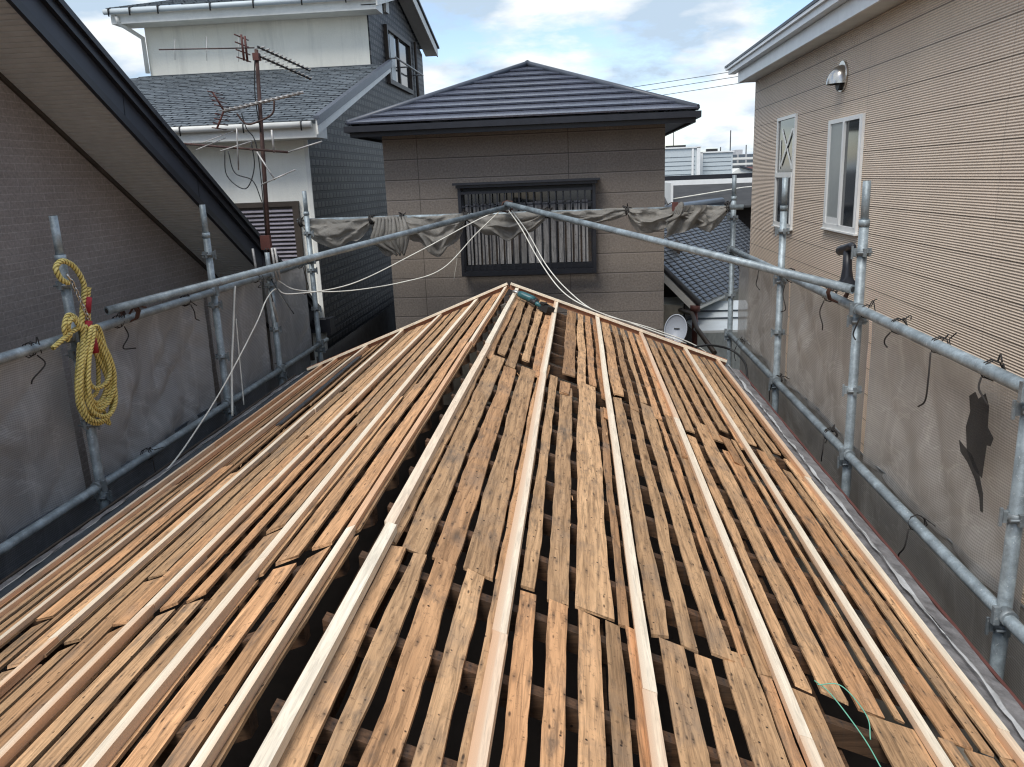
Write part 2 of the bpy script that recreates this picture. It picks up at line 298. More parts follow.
# ------------------------------------------------------------------ mesh builder
COL = scene.collection
class MB:
    def __init__(s): s.v = []; s.f = []; s.t = []; s.sm = []; s.cur = (random.random(), random.random(), 0)
    def tint(s, *a): s.cur = a if a else (random.random(), random.random(), random.random()); return s
    def add(s, vs, fs, smooth=False):
        b = len(s.v); s.v += [Vector(p) for p in vs]; s.t += [s.cur]*len(vs)
        s.f += [tuple(b+i for i in f) for f in fs]; s.sm += [smooth]*len(fs); return s
    def hexa(s, c):   # 8 corners: bottom 4 ccw, top 4 ccw
        return s.add(c, [(3, 2, 1, 0), (4, 5, 6, 7), (0, 1, 5, 4), (1, 2, 6, 5), (2, 3, 7, 6), (3, 0, 4, 7)])
    def box(s, a, b):
        x0, y0, z0 = a; x1, y1, z1 = b
        return s.hexa([(x0, y0, z0), (x1, y0, z0), (x1, y1, z0), (x0, y1, z0), (x0, y0, z1), (x1, y0, z1), (x1, y1, z1), (x0, y1, z1)])
    def bar(s, p, q, w, h, up=(0, 0, 1)):      # rectangular bar from p to q, w sideways, h along up
        p, q = Vector(p), Vector(q); d = (q-p).normalized(); sd_ = d.cross(Vector(up)).normalized(); u = sd_.cross(d)
        c = [p+sd_*a*w/2+u*b*h/2 for a, b in ((-1, -1), (1, -1), (1, 1), (-1, 1))]; c2 = [x+(q-p) for x in c]
        return s.add(c+c2, [(0, 1, 2, 3), (7, 6, 5, 4), (0, 4, 5, 1), (1, 5, 6, 2), (2, 6, 7, 3), (3, 7, 4, 0)])
    def tube(s, pts, r, n=10, caps=True, closed=False, smooth=True):
        pts = [Vector(p) for p in pts]; m_ = len(pts); rs = r if isinstance(r, (list, tuple)) else [r]*m_
        vs, fs = [], []; u = None
        for i, p in enumerate(pts):
            a = pts[(i-1) % m_] if (closed or i) else p; b = pts[(i+1) % m_] if (closed or i < m_-1) else p
            d = (b-a).normalized()
            if u is None: u = d.orthogonal().normalized()
            u = (u-d*u.dot(d)); u = u.normalized() if u.length > 1e-6 else d.orthogonal().normalized()
            v_ = d.cross(u)
            for k in range(n):
                t = 2*math.pi*k/n; vs.append(p+(u*math.cos(t)+v_*math.sin(t))*rs[i])
        for i in range(m_ if closed else m_-1):
            for k in range(n):
                a, b = i*n+k, i*n+(k+1) % n; c, d_ = ((i+1) % m_)*n+(k+1) % n, ((i+1) % m_)*n+k
                fs.append((a, b, c, d_))
        s.add(vs, fs, smooth)
        if caps and not closed:
            b0 = len(s.v)-len(vs)
            s.f += [tuple(b0+k for k in reversed(range(n))), tuple(b0+(m_-1)*n+k for k in range(n))]; s.sm += [False, False]
        return s
    def rope(s, pts, r, closed=False, lay=.085):
        """three-strand twisted rope"""
        P = [Vector(p) for p in pts]+([Vector(pts[0])] if closed else []); Q = [P[0]]; acc = 0
        for a, b in zip(P, P[1:]):
            L_ = (b-a).length; n = max(1, round(L_/.007))
            Q += [a+(b-a)*(k/n) for k in range(1, n+1)]
        if closed: Q.pop()
        b0 = len(s.v); s.tube(Q, r, 12, closed=closed); dist = 0; tot = sum((Q[i+1]-Q[i]).length for i in range(len(Q)-1))
        turns = max(1, round(tot/lay))
        for i, q in enumerate(Q):
            if i: dist += (q-Q[i-1]).length
            for k in range(12):
                th = 2*math.pi*k/12; q_ = abs(math.cos(1.5*(th-2*math.pi*turns*dist/tot))); f = .80+.36*q_**.6; s.t[b0+i*12+k] = (q_, 0, 0)  # tint x marks the grooves for their painted shade
                s.v[b0+i*12+k] = q+(s.v[b0+i*12+k]-q)*f
        return s
    def grid(s, fn, nu, nv, smooth=True):
        vs = [fn(i/nu, j/nv) for i in range(nu+1) for j in range(nv+1)]
        return s.add(vs, [(i*(nv+1)+j, (i+1)*(nv+1)+j, (i+1)*(nv+1)+j+1, i*(nv+1)+j+1) for i in range(nu) for j in range(nv)], smooth)
    def prism(s, poly, d):    # polygon (list of 3d points) extruded by vector d
        n = len(poly); p = [Vector(q) for q in poly]; d = Vector(d)
        return s.add(p+[q+d for q in p], [tuple(reversed(range(n))), tuple(range(n, 2*n))]+[(i, (i+1) % n, n+(i+1) % n, n+i) for i in range(n)])
    def build(s, name, mat, parent=None, origin=None):
        me = bpy.data.meshes.new(name)
        if parent is not None: o0 = parent['_w'] if '_w' in parent else (0, 0, 0); o0 = Vector(o0)
        elif origin is not None: o0 = Vector(origin)
        else:
            mn = [min(p[i] for p in s.v) for i in range(3)]; mxx = [max(p[i] for p in s.v) for i in range(3)]
            o0 = Vector(((mn[0]+mxx[0])/2, (mn[1]+mxx[1])/2, mn[2]))
        me.from_pydata([p-o0 for p in s.v], [], s.f); me.update()
        me.polygons.foreach_set('use_smooth', s.sm)
        at = me.attributes.new('tint', 'FLOAT_VECTOR', 'POINT'); at.data.foreach_set('vector', [c for t in s.t for c in t])
        me.materials.append(MAT[mat] if isinstance(mat, str) else mat)
        o = bpy.data.objects.new(name, me); COL.objects.link(o)
        if parent is not None: o.parent = parent; o['_w'] = tuple(o0)
        else: o.location = o0; o['_w'] = tuple(o0)
        return o
def tag(o, label=None, cat=None, group=None, kind=None):
    for k, v_ in (('label', label), ('category', cat), ('group', group), ('kind', kind)):
        if v_: o[k] = v_
    return o
def thing(name, loc, label, cat, group=None):
    o = bpy.data.objects.new(name, None); o.empty_display_size = .2; COL.objects.link(o); o.location = loc; o['_w'] = tuple(loc)
    return tag(o, label, cat, group)
def lerp(a, b, t): return Vector(a)*(1-t)+Vector(b)*t
def smooth_path(pts, n=8):
    """Catmull-Rom through the points"""
    P = [Vector(p) for p in pts]; P = [P[0]*2-P[1]]+P+[P[-1]*2-P[-2]]; o = []
    for i in range(1, len(P)-2):
        for k in range(n):
            t = k/n; a, b, c, d = P[i-1:i+3]
            o.append(.5*((2*b)+(-a+c)*t+(2*a-5*b+4*c-d)*t*t+(-a+3*b-3*c+d)*t**3))
    o.append(P[-2]); return o
def course_roof(mb, e0, e1, t0, t1, n, lift=.03, over=.02):
    """overlapping roofing courses between eave e0-e1 and top t0-t1 (outward normal up)"""
    e0, e1, t0, t1 = map(Vector, (e0, e1, t0, t1)); nn = (e1-e0).cross((t0+t1)/2-(e0+e1)/2).normalized()
    if nn.z < 0: nn = -nn
    dn = ((e0+e1)/2-(t0+t1)/2).normalized()
    for i in range(n):
        a0, a1 = lerp(e0, t0, i/n), lerp(e1, t1, i/n); b0, b1 = lerp(e0, t0, (i+1)/n), lerp(e1, t1, (i+1)/n)
        A0, A1 = a0+nn*lift+dn*over, a1+nn*lift+dn*over; B0, B1 = b0+nn*.004, b1+nn*.004
        mb.tint()
        mb.add([A0, A1, B1, B0, a0+nn*lift*.45+dn*over, a1+nn*lift*.45+dn*over, a0, a1], [(0, 1, 2, 3), (4, 5, 1, 0), (6, 7, 5, 4)])

# ------------------------------------------------------------------ the setting
g = MB(); g.add([(-900, -300, GZ), (900, -300, GZ), (900, 1800, GZ), (-900, 1800, GZ)], [(0, 1, 2, 3)])
tag(g.build('ground', 'asphalt', origin=(0, 0, GZ)), kind='structure')

# ------------------------------------------------------------------ the stripped roof
K = .39; Y0, Y1 = -1.0, 9.5
house = thing('house', (0, 4.2, GZ), 'house with its roof stripped to gapped old boards and fresh timber battens', 'house')
mb = MB()
mb.box((-2.35, Y0+.1, GZ), (-2.25, Y1-.2, -1.02)); mb.box((2.25, Y0+.1, GZ), (2.35, Y1-.2, -1.02))
for y in (Y0+.1, Y1-.3): mb.prism([(-2.25, y, GZ), (2.25, y, GZ), (2.25, y, -1.0), (0, y, -.14), (-2.25, y, -1.0)], (0, .1, 0))
mb.build('wall', 'plaster', house)
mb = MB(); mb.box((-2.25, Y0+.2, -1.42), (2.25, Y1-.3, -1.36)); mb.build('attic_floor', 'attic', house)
mb = MB(); mb.tint(.3, .4, .1); mb.box((-.045, Y0, -.36), (.045, Y1-.32, -.20)); mb.build('ridge_beam', 'rafter', house)
for sx in (-1, 1):
    for xx in (.85, 1.7):
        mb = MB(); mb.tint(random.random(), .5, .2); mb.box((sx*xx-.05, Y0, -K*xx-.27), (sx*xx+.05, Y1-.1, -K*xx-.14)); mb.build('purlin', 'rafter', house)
    for i in range(25):
        y = Y0+.15+i*.43
        if y > Y1-.1: break
        mb = MB(); mb.tint(random.random(), random.random(), random.random()*.4)
        y += random.uniform(-.015, .015)
        z = lambda x: -K*abs(x)
        a = [(0.0 if False else sx*.03, y-.024, z(.03)-.105), (sx*2.52, y-.024, z(2.52)-.105), (sx*2.52, y+.024, z(2.52)-.105), (sx*.03, y+.024, z(.03)-.105),
             (sx*.03, y-.024, z(.03)-.020), (sx*2.52, y-.024, z(2.52)-.020), (sx*2.52, y+.024, z(2.52)-.020), (sx*.03, y+.024, z(.03)-.020)]
        if sx < 0: a = [a[k] for k in (1, 0, 3, 2, 5, 4, 7, 6)]
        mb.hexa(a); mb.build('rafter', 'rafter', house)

def plank(mb, x0, x1, ya, yb, sx, wob=.007, dz=0.0):
    """old waney sheathing board lying along the ridge direction on one slope"""
    th = .013; sdv = random.uniform(0, 900); n = max(4, int((yb-ya)/.07)); vs = []
    skew = random.uniform(-.009, .009); drift = random.uniform(-.008, .008); lift = random.uniform(0, .006)+dz; twist = random.uniform(-.006, .006)
    for i in range(n+1):
        t = i/n; y = ya+(yb-ya)*t
        w0 = (mnoise.noise((sdv, y*1.1, 0))*1.0+mnoise.noise((sdv, y*4, 3))*.45+mnoise.noise((sdv, y*13, 3))*.18)*wob*1.6
        w1 = (mnoise.noise((sdv+50, y*1.1, 0))*1.0+mnoise.noise((sdv+50, y*4, 3))*.45+mnoise.noise((sdv+50, y*13, 3))*.18)*wob*1.6
        b = mnoise.noise((sdv+90, y*.9, 5))
        bow = mnoise.noise((sdv+120, y*1.5, 1))*.004
        a, c = x0+w0+drift*(t-.5), x1+w1+drift*(t-.5)
        for xx, hh, sk in ((a, 0, 0), (a, th, 0), (c, th, skew), (c, 0, skew)):
            yy = y+(sk if i in (0, n) else 0)+(random.uniform(-.004, .004) if i in (0, n) else 0)
            side = (1 if xx == c else -1)*twist
            vs.append((sx*xx, yy, -K*xx-.018+hh+lift+bow+side))
    fs = []
    for i in range(n):
        o, p = i*4, (i+1)*4
        for k in range(4):
            k2 = (k+1) % 4; f = (o+k, o+k2, p+k2, p+k)
            fs.append(f if sx > 0 else f[::-1])
    fs += [(3, 2, 1, 0) if sx > 0 else (0, 1, 2, 3), tuple(n*4+k for k in ((0, 1, 2, 3) if sx > 0 else (3, 2, 1, 0)))]
    mb.add(vs, fs)

near = [(.115, .17), (.194, .248), (.281, .357), (.394, .458), (.493, .529), (.597, .659), (.695, .769), (.804, .887), (.901, .958), (.973, 1.015), (1.10, 1.20), (1.233, 1.309), (1.34, 1.466), (1.475, 1.53), (1.565, 1.68), (1.87, 2.05), (2.06, 2.12), (2.14, 2.205), (2.235, 2.36), (2.375, 2.46)]
mid = [(.09, .135), (.151, .244), (.263, .354), (.378, .486), (.499, .572), (.592, .647), (.679, .771), (.80, .939), (.955, 1.005), (1.075, 1.154), (1.189, 1.262), (1.291, 1.391), (1.405, 1.455), (1.476, 1.59), (1.604, 1.674), (1.71, 1.828), (1.851, 1.959), (1.985, 2.03), (2.055, 2.12), (2.17, 2.29), (2.305, 2.37), (2.39, 2.475)]
far = [(.10, .15), (.17, .235), (.262, .33), (.36, .425), (.45, .53), (.68, .785), (.80, .872), (.89, .955), (.975, 1.03), (1.08, 1.175), (1.20, 1.27), (1.30, 1.36), (1.385, 1.45), (1.475, 1.55), (1.61, 1.69), (1.715, 1.78), (1.81, 1.90), (1.93, 2.01), (2.03, 2.09), (2.13, 2.22), (2.24, 2.31), (2.33, 2.40), (2.42, 2.48)]
boards = []
for k, (a, b) in enumerate(near): boards.append((a, b, Y0, 2.69+random.uniform(-.012, .012)+(.1 if k in (4, 12) else 0), 1, k))
for k, (a, b) in enumerate(mid):
    y0_ = 2.712+random.uniform(-.012, .012)
    boards.append((a, b, y0_, (6.1 if k % 2 else 5.75)+random.uniform(-.12, .12), 1, k))
for k, (a, b) in enumerate(far):
    boards.append((a, b, (6.16 if k % 2 else 5.9)+random.uniform(-.06, .1), Y1-.06+random.uniform(-.03, .02), 1, k))
boards.append((.69, .775, 5.2, 5.68, 1, 0)) if False else None
rowsL = []
x = .10
while x < 2.36:
    wdt = random.uniform(.08, .125) if x < 1.1 else random.uniform(.06, .095); rowsL.append((x, min(x+wdt, 2.40))); x += wdt+random.uniform(.02, .045)
for k, (a, b) in enumerate(rowsL):
    j1 = 2.62+random.uniform(-.05, .05)+(.5 if k % 5 == 3 else 0); j2 = 5.2+random.uniform(-.4, .4)+(1.2 if k % 3 == 0 else 0)
    boards.append((a, b, Y0, j1, -1, k)); boards.append((a+random.uniform(-.006, .006), b, j1+.03, j2, -1, k)); boards.append((a, b+random.uniform(-.006, .006), j2+.03, Y1-.06, -1, k))
def showsize(bd):
    xm = (bd[0]+bd[1])/2*bd[4]; ym = max(1.6, (bd[2]+bd[3])/2); seen = max(0, bd[3]-max(bd[2], 1.5))
    return (bd[1]-bd[0])*seen/((xm-.83)**2+ym*ym)*(1 if bd[4] > 0 else .75)
boards += [(.002, .075, Y0, 2.66, -1, 0), (.002, .07, 2.69, 6.1, -1, 0), (.004, .07, 6.12, Y1-.06, -1, 0)]
boards = [(a+(.003 if sx > 0 and a > .65 else 0), b-(.007 if sx > 0 and a > .95 else .002), ya, yb, sx, k) for a, b, ya, yb, sx, k in boards]
boards.sort(key=showsize, reverse=True)
rest = MB()
for i, (a, b, ya, yb, sx, k) in enumerate(boards):
    m_ = MB() if i < 99 else rest
    m_.tint(random.random(), random.random()**.9, random.random()*.6 if random.random() > .35 else 0)
    plank(m_, a, b, ya, yb, sx, .0075 if sx > 0 else .006, dz=.012 if (sx < 0 and 2.5 < ya < 4) else 0)
    if i < 99: m_.build('sheathing_board', 'old', house)
tag(rest.build('sheathing_board', 'old', house), kind='stuff')
# loose torn pieces and splinters of old board
mb = MB()
for (x0, x1, ya, yb) in ((.675, .735, 5.62, 5.95), (.99, 1.045, 5.35, 5.6), (1.5, 1.56, 5.1, 5.45), (1.9, 1.97, 5.4, 6.0), (.54, .58, 5.9, 6.3)):
    mb.tint(random.random(), random.random(), .5); plank(mb, x0, x1, ya, yb, 1, .012, .012)
for i in range(70):
    sx = random.choice((-1, 1, 1)); x = random.uniform(.15, 2.4); y = random.uniform(1.3, 9.2); a = random.uniform(0, 3.14); l = random.uniform(.01, .035)
    mb.tint(random.random(), random.random(), random.random()*.5)
    z = -K*x+.006
    mb.bar((sx*x, y, z), (sx*(x+l*math.cos(a)*.6), y+l*math.sin(a), z-K*l*math.cos(a)*.6+.012), random.uniform(.002, .005), .002)
tag(mb.build('splinter', 'old', house), kind='stuff')

def batten(x, ya, yb, sx, tone, w_=.046, h=.036, ridge_red=1):
    if x < .2: w_, h = .036, .032
    mb = MB(); mb.tint(*tone); dx = random.uniform(-.006, .006)
    xa, xb = x-w_/2, x+w_/2; vs = []; n = 6
    for i in range(n+1):
        y = ya+(yb-ya)*i/n; q = dx*(i/n-.5)*2+math.sin(i*1.3+x*9)*.0015
        for xx, hh in ((xa, 0), (xa, h), (x-w_*.06, h), (x+w_*.06, h), (xb, h), (xb, 0)):
            zz_ = -K*x-(xx-x)*K*.98
            vs.append((sx*(xx+q), y, zz_+.002+hh))
    fs = []
    for i in range(n):
        o, p = i*6, (i+1)*6
        for k in range(6):
            f = (o+k, o+(k+1) % 6, p+(k+1) % 6, p+k); fs.append(f if sx > 0 else f[::-1])
    fs += [(5, 4, 3, 2, 1, 0) if sx > 0 else (0, 1, 2, 3, 4, 5), tuple(n*6+k for k in ((0, 1, 2, 3, 4, 5) if sx > 0 else (5, 4, 3, 2, 1, 0)))]
    mb.add(vs, fs)
    red = ((.85, .85, .45, .0, .0, .0) if x < .9 else (1, .45, 0, 0, 0, 0)) if sx > 0 else (.75, .55, .1, 0, 0, 0)   # redder and darker on the ridge-facing half
    mb.t = [(tone[0], tone[1], min(1, tone[2]+red[i % 6]*ridge_red)) for i in range(len(vs))]; mb.build('batten', 'new', house)
P_, O_, G_ = (0, .95, .02), (0, .75, .42), (0, .55, .10)
def tn(t, j): return (random.random(), min(1, max(0, t[1]+random.uniform(-.1, .1))), min(1, max(0, t[2]+j)))
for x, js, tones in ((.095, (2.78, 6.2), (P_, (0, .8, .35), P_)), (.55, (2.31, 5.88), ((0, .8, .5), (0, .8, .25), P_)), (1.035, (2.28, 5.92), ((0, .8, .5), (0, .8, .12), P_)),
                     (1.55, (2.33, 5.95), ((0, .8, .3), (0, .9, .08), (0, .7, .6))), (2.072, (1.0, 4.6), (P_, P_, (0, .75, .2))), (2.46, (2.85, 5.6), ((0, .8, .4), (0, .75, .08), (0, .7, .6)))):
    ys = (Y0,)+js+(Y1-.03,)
    for i in range(3): batten(x, ys[i]+.0015, ys[i+1]-.0015, 1, tn(tones[i], 0), ridge_red=0 if x < .2 else random.uniform(.6, 1))
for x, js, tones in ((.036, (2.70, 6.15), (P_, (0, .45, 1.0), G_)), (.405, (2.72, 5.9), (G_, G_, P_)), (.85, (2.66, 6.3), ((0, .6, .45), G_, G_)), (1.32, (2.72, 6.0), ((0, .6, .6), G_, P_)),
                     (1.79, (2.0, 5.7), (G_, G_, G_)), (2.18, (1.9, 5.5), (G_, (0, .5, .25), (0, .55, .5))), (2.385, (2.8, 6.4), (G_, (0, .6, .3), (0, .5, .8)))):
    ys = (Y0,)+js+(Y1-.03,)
    for i in range(3): batten(x, ys[i]+.0015, ys[i+1]-.0015, -1, tn(tones[i], 0), .048, ridge_red=random.uniform(.5, 1))
# trim along the far gable edge, both rakes
for sx in (-1, 1):
    mb = MB(); mb.tint(random.random(), .6, .2)
    a, b = Vector((sx*.01, Y1-.01, .02)), Vector((sx*2.56, Y1-.01, -K*2.56+.03)); mb.bar(a, b, .03, .075); mb.build('gable_trim', 'trim', house)
    mb = MB(); mb.tint(random.random(), .9, 0); a, b = Vector((sx*.02, Y1-.045, .052)), Vector((sx*2.56, Y1-.045, -K*2.56+.052)); mb.bar(a, b, .035, .025); mb.build('gable_batten', 'new', house)
# eave flashing strips with torn underlay
def strip(x0, x1, z0, z1, name, mat, wob, ripple=0, step=.05, sx=1):
    mb = MB(); n = int((Y1-Y0)/step); sdv = random.uniform(0, 99)
    def fn(u, v_):
        y = Y0+(Y1-Y0)*u; x = x0+(x1-x0)*v_+(mnoise.noise((sdv, y*2.2, v_*2))*.6+mnoise.noise((sdv, y*9, v_*3))*.4)*wob
        return (sx*x, y, z0+(z1-z0)*v_+mnoise.noise((y*5, v_*3, sdv))*ripple)
    mb.grid(fn if sx > 0 else (lambda u, v_: fn(u, 1-v_)), n, 3); return mb.build(name, mat, house)
strip(2.52, 2.72, -.990, -1.070, 'eave_flashing', 'flash', .012, .010)
strip(2.575, 2.592, -.985, -.992, 'torn_underlay', 'paper', .030, .012)
mb = MB(); mb.box((2.722, Y0, -1.13), (2.74, Y1, -1.068)); mb.build('eave_edging', 'redbrown', house)
mb = MB(); mb.box((2.50, Y0, -1.12), (2.54, Y1, -1.02)); mb.box((-2.54, Y0, -1.12), (-2.50, Y1, -1.02)); mb.build('fascia_board', 'rafter', house)
strip(2.43, 2.60, -.935, -.985, 'eave_flashing', 'flashblue', .01, .006, sx=-1)
strip(2.61, 2.72, -1.0, -1.03, 'eave_flashing', 'flash', .014, .010, sx=-1)
strip(2.595, 2.615, -.975, -.99, 'torn_underlay', 'paper', .03, .008, sx=-1)
mb = MB(); mb.box((-2.745, Y0, -1.12), (-2.725, Y1, -1.02)); mb.build('eave_edging', 'brownalu', house)
# long dark flashing left lying on a gap of the left slope
mb = MB(); mb.bar((-1.64, 6.1, -K*1.64+.016), (-1.67, 8.7, -K*1.67+.016), .07, .012, up=(-.36, 0, .93)); mb.build('roof_flashing', 'flashblue', house)

# ------------------------------------------------------------------ centre neighbour
ch = thing('house', (0, 12, GZ), 'brown panelled house with low hipped slate roof and a barred window, beyond the stripped gable', 'house')
mb = MB(); mb.box((-2.0, 12, GZ), (2.08, 16.4, 1.96)); mb.build('wall', 'brownpanel', ch)
mb = MB(); E = [(-2.36, 11.5, 2.07), (2.46, 11.5, 2.07), (2.46, 16.9, 2.07), (-2.36, 16.9, 2.07)]; A, B = (.05, 13.9, 3.02), (.05, 14.5, 3.02)
course_roof(mb, E[0], E[1], A, A, 9, .042, .035); course_roof(mb, E[1], E[2], A, B, 9, .03); course_roof(mb, E[2], E[3], B, B, 9, .03); course_roof(mb, E[3], E[0], B, A, 9, .03)
rf = mb.build('roof', 'slate', ch)
mb = MB()
for e_, t_ in ((E[0], A), (E[1], A), (E[2], B), (E[3], B)): mb.tube([Vector(e_)+Vector((0, 0, .02)), Vector(t_)+Vector((0, 0, .045))], .042, 8)
mb.tube([Vector(A)+Vector((0, 0, .05)), Vector(B)+Vector((0, 0, .05))], .05, 8); mb.build('ridge_cap', 'slatecap', rf)
mb = MB(); z0, z1 = 1.90, 2.05
mb.box((-2.34, 11.53, z0), (2.44, 11.57, z1)); mb.box((-2.34, 16.84, z0), (2.44, 16.88, z1)); mb.box((-2.34, 11.572, z0), (-2.30, 16.838, z1)); mb.box((2.40, 11.572, z0), (2.44, 16.838, z1)); mb.build('fascia', 'black', ch)
mb = MB(); mb.box((-2.298, 11.572, 1.93), (2.398, 11.998, 1.945)); mb.box((-2.298, 11.999, 1.93), (-2.002, 16.8, 1.945)); mb.box((2.082, 11.999, 1.93), (2.398, 16.8, 1.945)); mb.build('soffit', 'navy', ch)
mb = MB(); mb.box((-2.40, 11.44, 1.965), (2.50, 11.528, 2.045)); mb.box((2.442, 11.53, 1.965), (2.51, 16.9, 2.045)); mb.box((-2.41, 11.53, 1.965), (-2.342, 16.9, 2.045)); mb.build('gutter', 'black', ch)
wn = MB(); wn.box((-.90, 11.93, -.06), (-.84, 11.998, 1.14)); wn.box((1.02, 11.93, -.06), (1.08, 11.998, 1.14)); wn.box((-.84, 11.93, -.06), (1.02, 11.998, .02)); wn.box((-.84, 11.93, 1.08), (1.02, 11.998, 1.14))
wn = wn.build('window', 'black', ch)
mb = MB(); mb.box((-.838, 11.985, .022), (1.018, 11.997, 1.078)); mb.build('pane', 'glass', wn)
mb = MB(); n = 16
for i in range(n):
    x0 = -.82+i*(1.82/n); mb.tint(random.random(), random.random(), 0); mb.box((x0, 11.955, .03), (x0+.085, 11.975, .92+random.uniform(-.01, .01)))
mb.build('slat_screen', 'greyslat', wn)
mb = MB(); mb.box((-.92, 11.74, 1.15), (1.11, 11.998, 1.19)); mb.box((-.96, 11.70, 1.192), (1.15, 11.998, 1.225)); mb.build('hood', 'black', wn)
mb = MB()
for x0 in (-.90, 1.04): mb.box((x0, 11.78, -.12), (x0+.045, 11.82, 1.148))
mb.box((-.854, 11.78, -.12), (1.039, 11.82, -.05)); mb.box((-.854, 11.78, 1.06), (1.039, 11.82, 1.10)); mb.box((-.854, 11.79, .88), (1.039, 11.81, .90)); mb.box((-.9, 11.821, -.12), (1.085, 11.92, -.10))
for i in range(1, 18):
    x0 = -.854+i*(1.893/18); mb.box((x0-.009, 11.79, -.049), (x0+.009, 11.808, 1.059))
for x0 in (-.9, 1.04): mb.box((x0, 11.821, -.099), (x0+.045, 11.93, -.05)); mb.box((x0, 11.821, 1.08), (x0+.045, 11.93, 1.12))
mb.build('grille', 'black', wn)

# ------------------------------------------------------------------ left neighbour
lh = thing('house', (-4.3, 5, GZ), 'dark brown brick-patterned house with a long charcoal raking eave at far left', 'house')
def rz(y, base=2.33): return base-.6*(y-7.23) if y > 4 else base-.6*(4-7.23)+.6*(y-4)
mb = MB(); prof = [(-4.3, -5, GZ), (-4.3, 13.0, GZ), (-4.3, 13.0, rz(13.0)), (-4.3, 4, rz(4)), (-4.3, -5, rz(-5))]; mb.prism(prof, (-6, 0, 0)); mb.build('wall', 'brickpanel', lh)
XF = -3.6
mb = MB(); st = .055; y = -5.4; vs = []
ys = []
while y < 12.7: ys.append(y); y += st
for y in ys:
    for dy, dz in ((0, 0), (.038, 0), (.040, .016), (.053, .016)):
        for x in (-4.299, XF-.001): vs.append((x, y+dy, rz(y+dy)+dz+.004))
mb.add(vs, [(2*i, 2*i+1, 2*i+3, 2*i+2) for i in range(len(vs)//2-1)]); mb.build('soffit', 'soffit', lh)
mb = MB()
for a, b in ((-5.4, 4), (4, 12.95)):
    p = [(XF, a, rz(a)-.03), (XF, b, rz(b)-.03), (XF, b, rz(b)+.30), (XF, a, rz(a)+.30)]; mb.prism(p, (.035, 0, 0))
fa = mb.build('fascia', 'navy', lh)
mb = MB()
for a, b in ((-5.4, 4), (4, 12.95)):
    mb.prism([(XF+.036, a, rz(a)-.06), (XF+.036, b, rz(b)-.06), (XF+.036, b, rz(b)+.03), (XF+.036, a, rz(a)+.03)], (.03, 0, 0))
    mb.prism([(XF+.036, a, rz(a)+.27), (XF+.036, b, rz(b)+.27), (XF+.036, b, rz(b)+.36), (XF+.036, a, rz(a)+.36)], (.05, 0, 0))
    mb.prism([(XF-6.5, a, rz(a)+.365), (XF-6.5, b, rz(b)+.365), (XF-6.5, b, rz(b)+.43), (XF-6.5, a, rz(a)+.43)], (6.62, 0, 0))
mb.build('edge_flashing', 'black', fa)
mb = MB()
for yj in (7.9, 9.25, 10.9, 12.2): mb.bar((XF+.037, yj, rz(yj)+.03), (XF+.037, yj+.02, rz(yj)+.27), .01, .004, up=(1, 0, 0))
mb.build('joint', 'black', fa)
mb = MB(); mb.prism([(-4.299, -5, rz(-5)-.05), (-4.299, 4, rz(4)-.05), (-4.299, 4, rz(4)), (-4.299, -5, rz(-5))], (.03, 0, 0)); mb.prism([(-4.299, 4, rz(4)-.05), (-4.299, 13, rz(13)-.05), (-4.299, 13, rz(13)), (-4.299, 4, rz(4))], (.03, 0, 0)); mb.build('wall_trim', 'brownalu', lh)
mb = MB(); mb.box((-7, 12.72, rz(12.9)-.02), (-3.30, 12.93, rz(12.9)+.20)); mb.box((-3.32, 12.70, rz(12.9)-.06), (-3.26, 12.95, rz(12.9)+.22)); mb.build('gutter', 'black', lh)

# ------------------------------------------------------------------ right neighbour
rh = thing('house', (4.2, 6, GZ), 'peach ribbed-siding house with white fascia and two white windows, right side', 'house')
mb = MB(); mb.box((4.2, -5, GZ), (10, 16.3, 2.86)); mb.build('wall', 'ribbed', rh)
mb = MB(); mb.box((3.92, -5.2, 2.865), (4.6, 16.35, 2.9)); mb.build('soffit', 'white', rh)
mb = MB(); mb.box((3.885, -5.2, 2.85), (3.918, 16.36, 3.04)); mb.box((3.919, 16.352, 2.85), (10, 16.38, 3.04)); mb.build('fascia', 'aluwhite', rh)
mb = MB(); mb.box((3.77, -5.2, 3.045), (3.90, 16.75, 3.13)); mb.box((3.73, -5.2, 3.131), (3.95, 16.85, 3.17)); mb.build('gutter', 'aluwhite', rh)
mb = MB(); mb.prism([(3.72, -5.3, 3.175), (3.72, -5.3, 3.215), (7.1, -5.3, 4.4), (10.6, -5.3, 3.2), (7.1, -5.3, 4.36)][0:3]+[(7.1, -5.3, 4.36)], (0, 22.2, 0)); mb.prism([(7.1, -5.3, 4.36), (7.1, -5.3, 4.4), (10.6, -5.3, 3.22), (10.6, -5.3, 3.18)], (0, 22.2, 0)); mb.build('roof', 'navy', rh)
def rwin(y0, y1, z0, z1, split):
    f = MB(); t = .05; X0, X1 = 4.165, 4.198
    f.box((X0, y0, z0), (X1, y0+t, z1)); f.box((X0, y1-t, z0), (X1, y1, z1)); f.box((X0, y0+t, z0), (X1, y1-t, z0+t*1.3)); f.box((X0, y0+t, z1-t), (X1, y1-t, z1))
    f.box((X0-.02, y0-.02, z0-.02), (X1, y1+.02, z0-.001))
    return f.build('window', 'aluwhite', rh)
wa = rwin(13.15, 14.32, .32, 2.06, 'h')
mb = MB(); mb.box((4.15, 13.201, 1.11), (4.195, 14.269, 1.19)); mb.box((4.155, 13.201, .386), (4.19, 13.26, 1.109)); mb.box((4.155, 14.21, .386), (4.19, 14.269, 1.109)); mb.build('sash', 'aluwhite', wa)
mb = MB(); mb.box((4.19, 13.201, 1.191), (4.197, 14.269, 2.009)); mb.box((4.18, 13.261, .39), (4.187, 14.209, 1.109)); mb.build('pane', 'glass', wa)
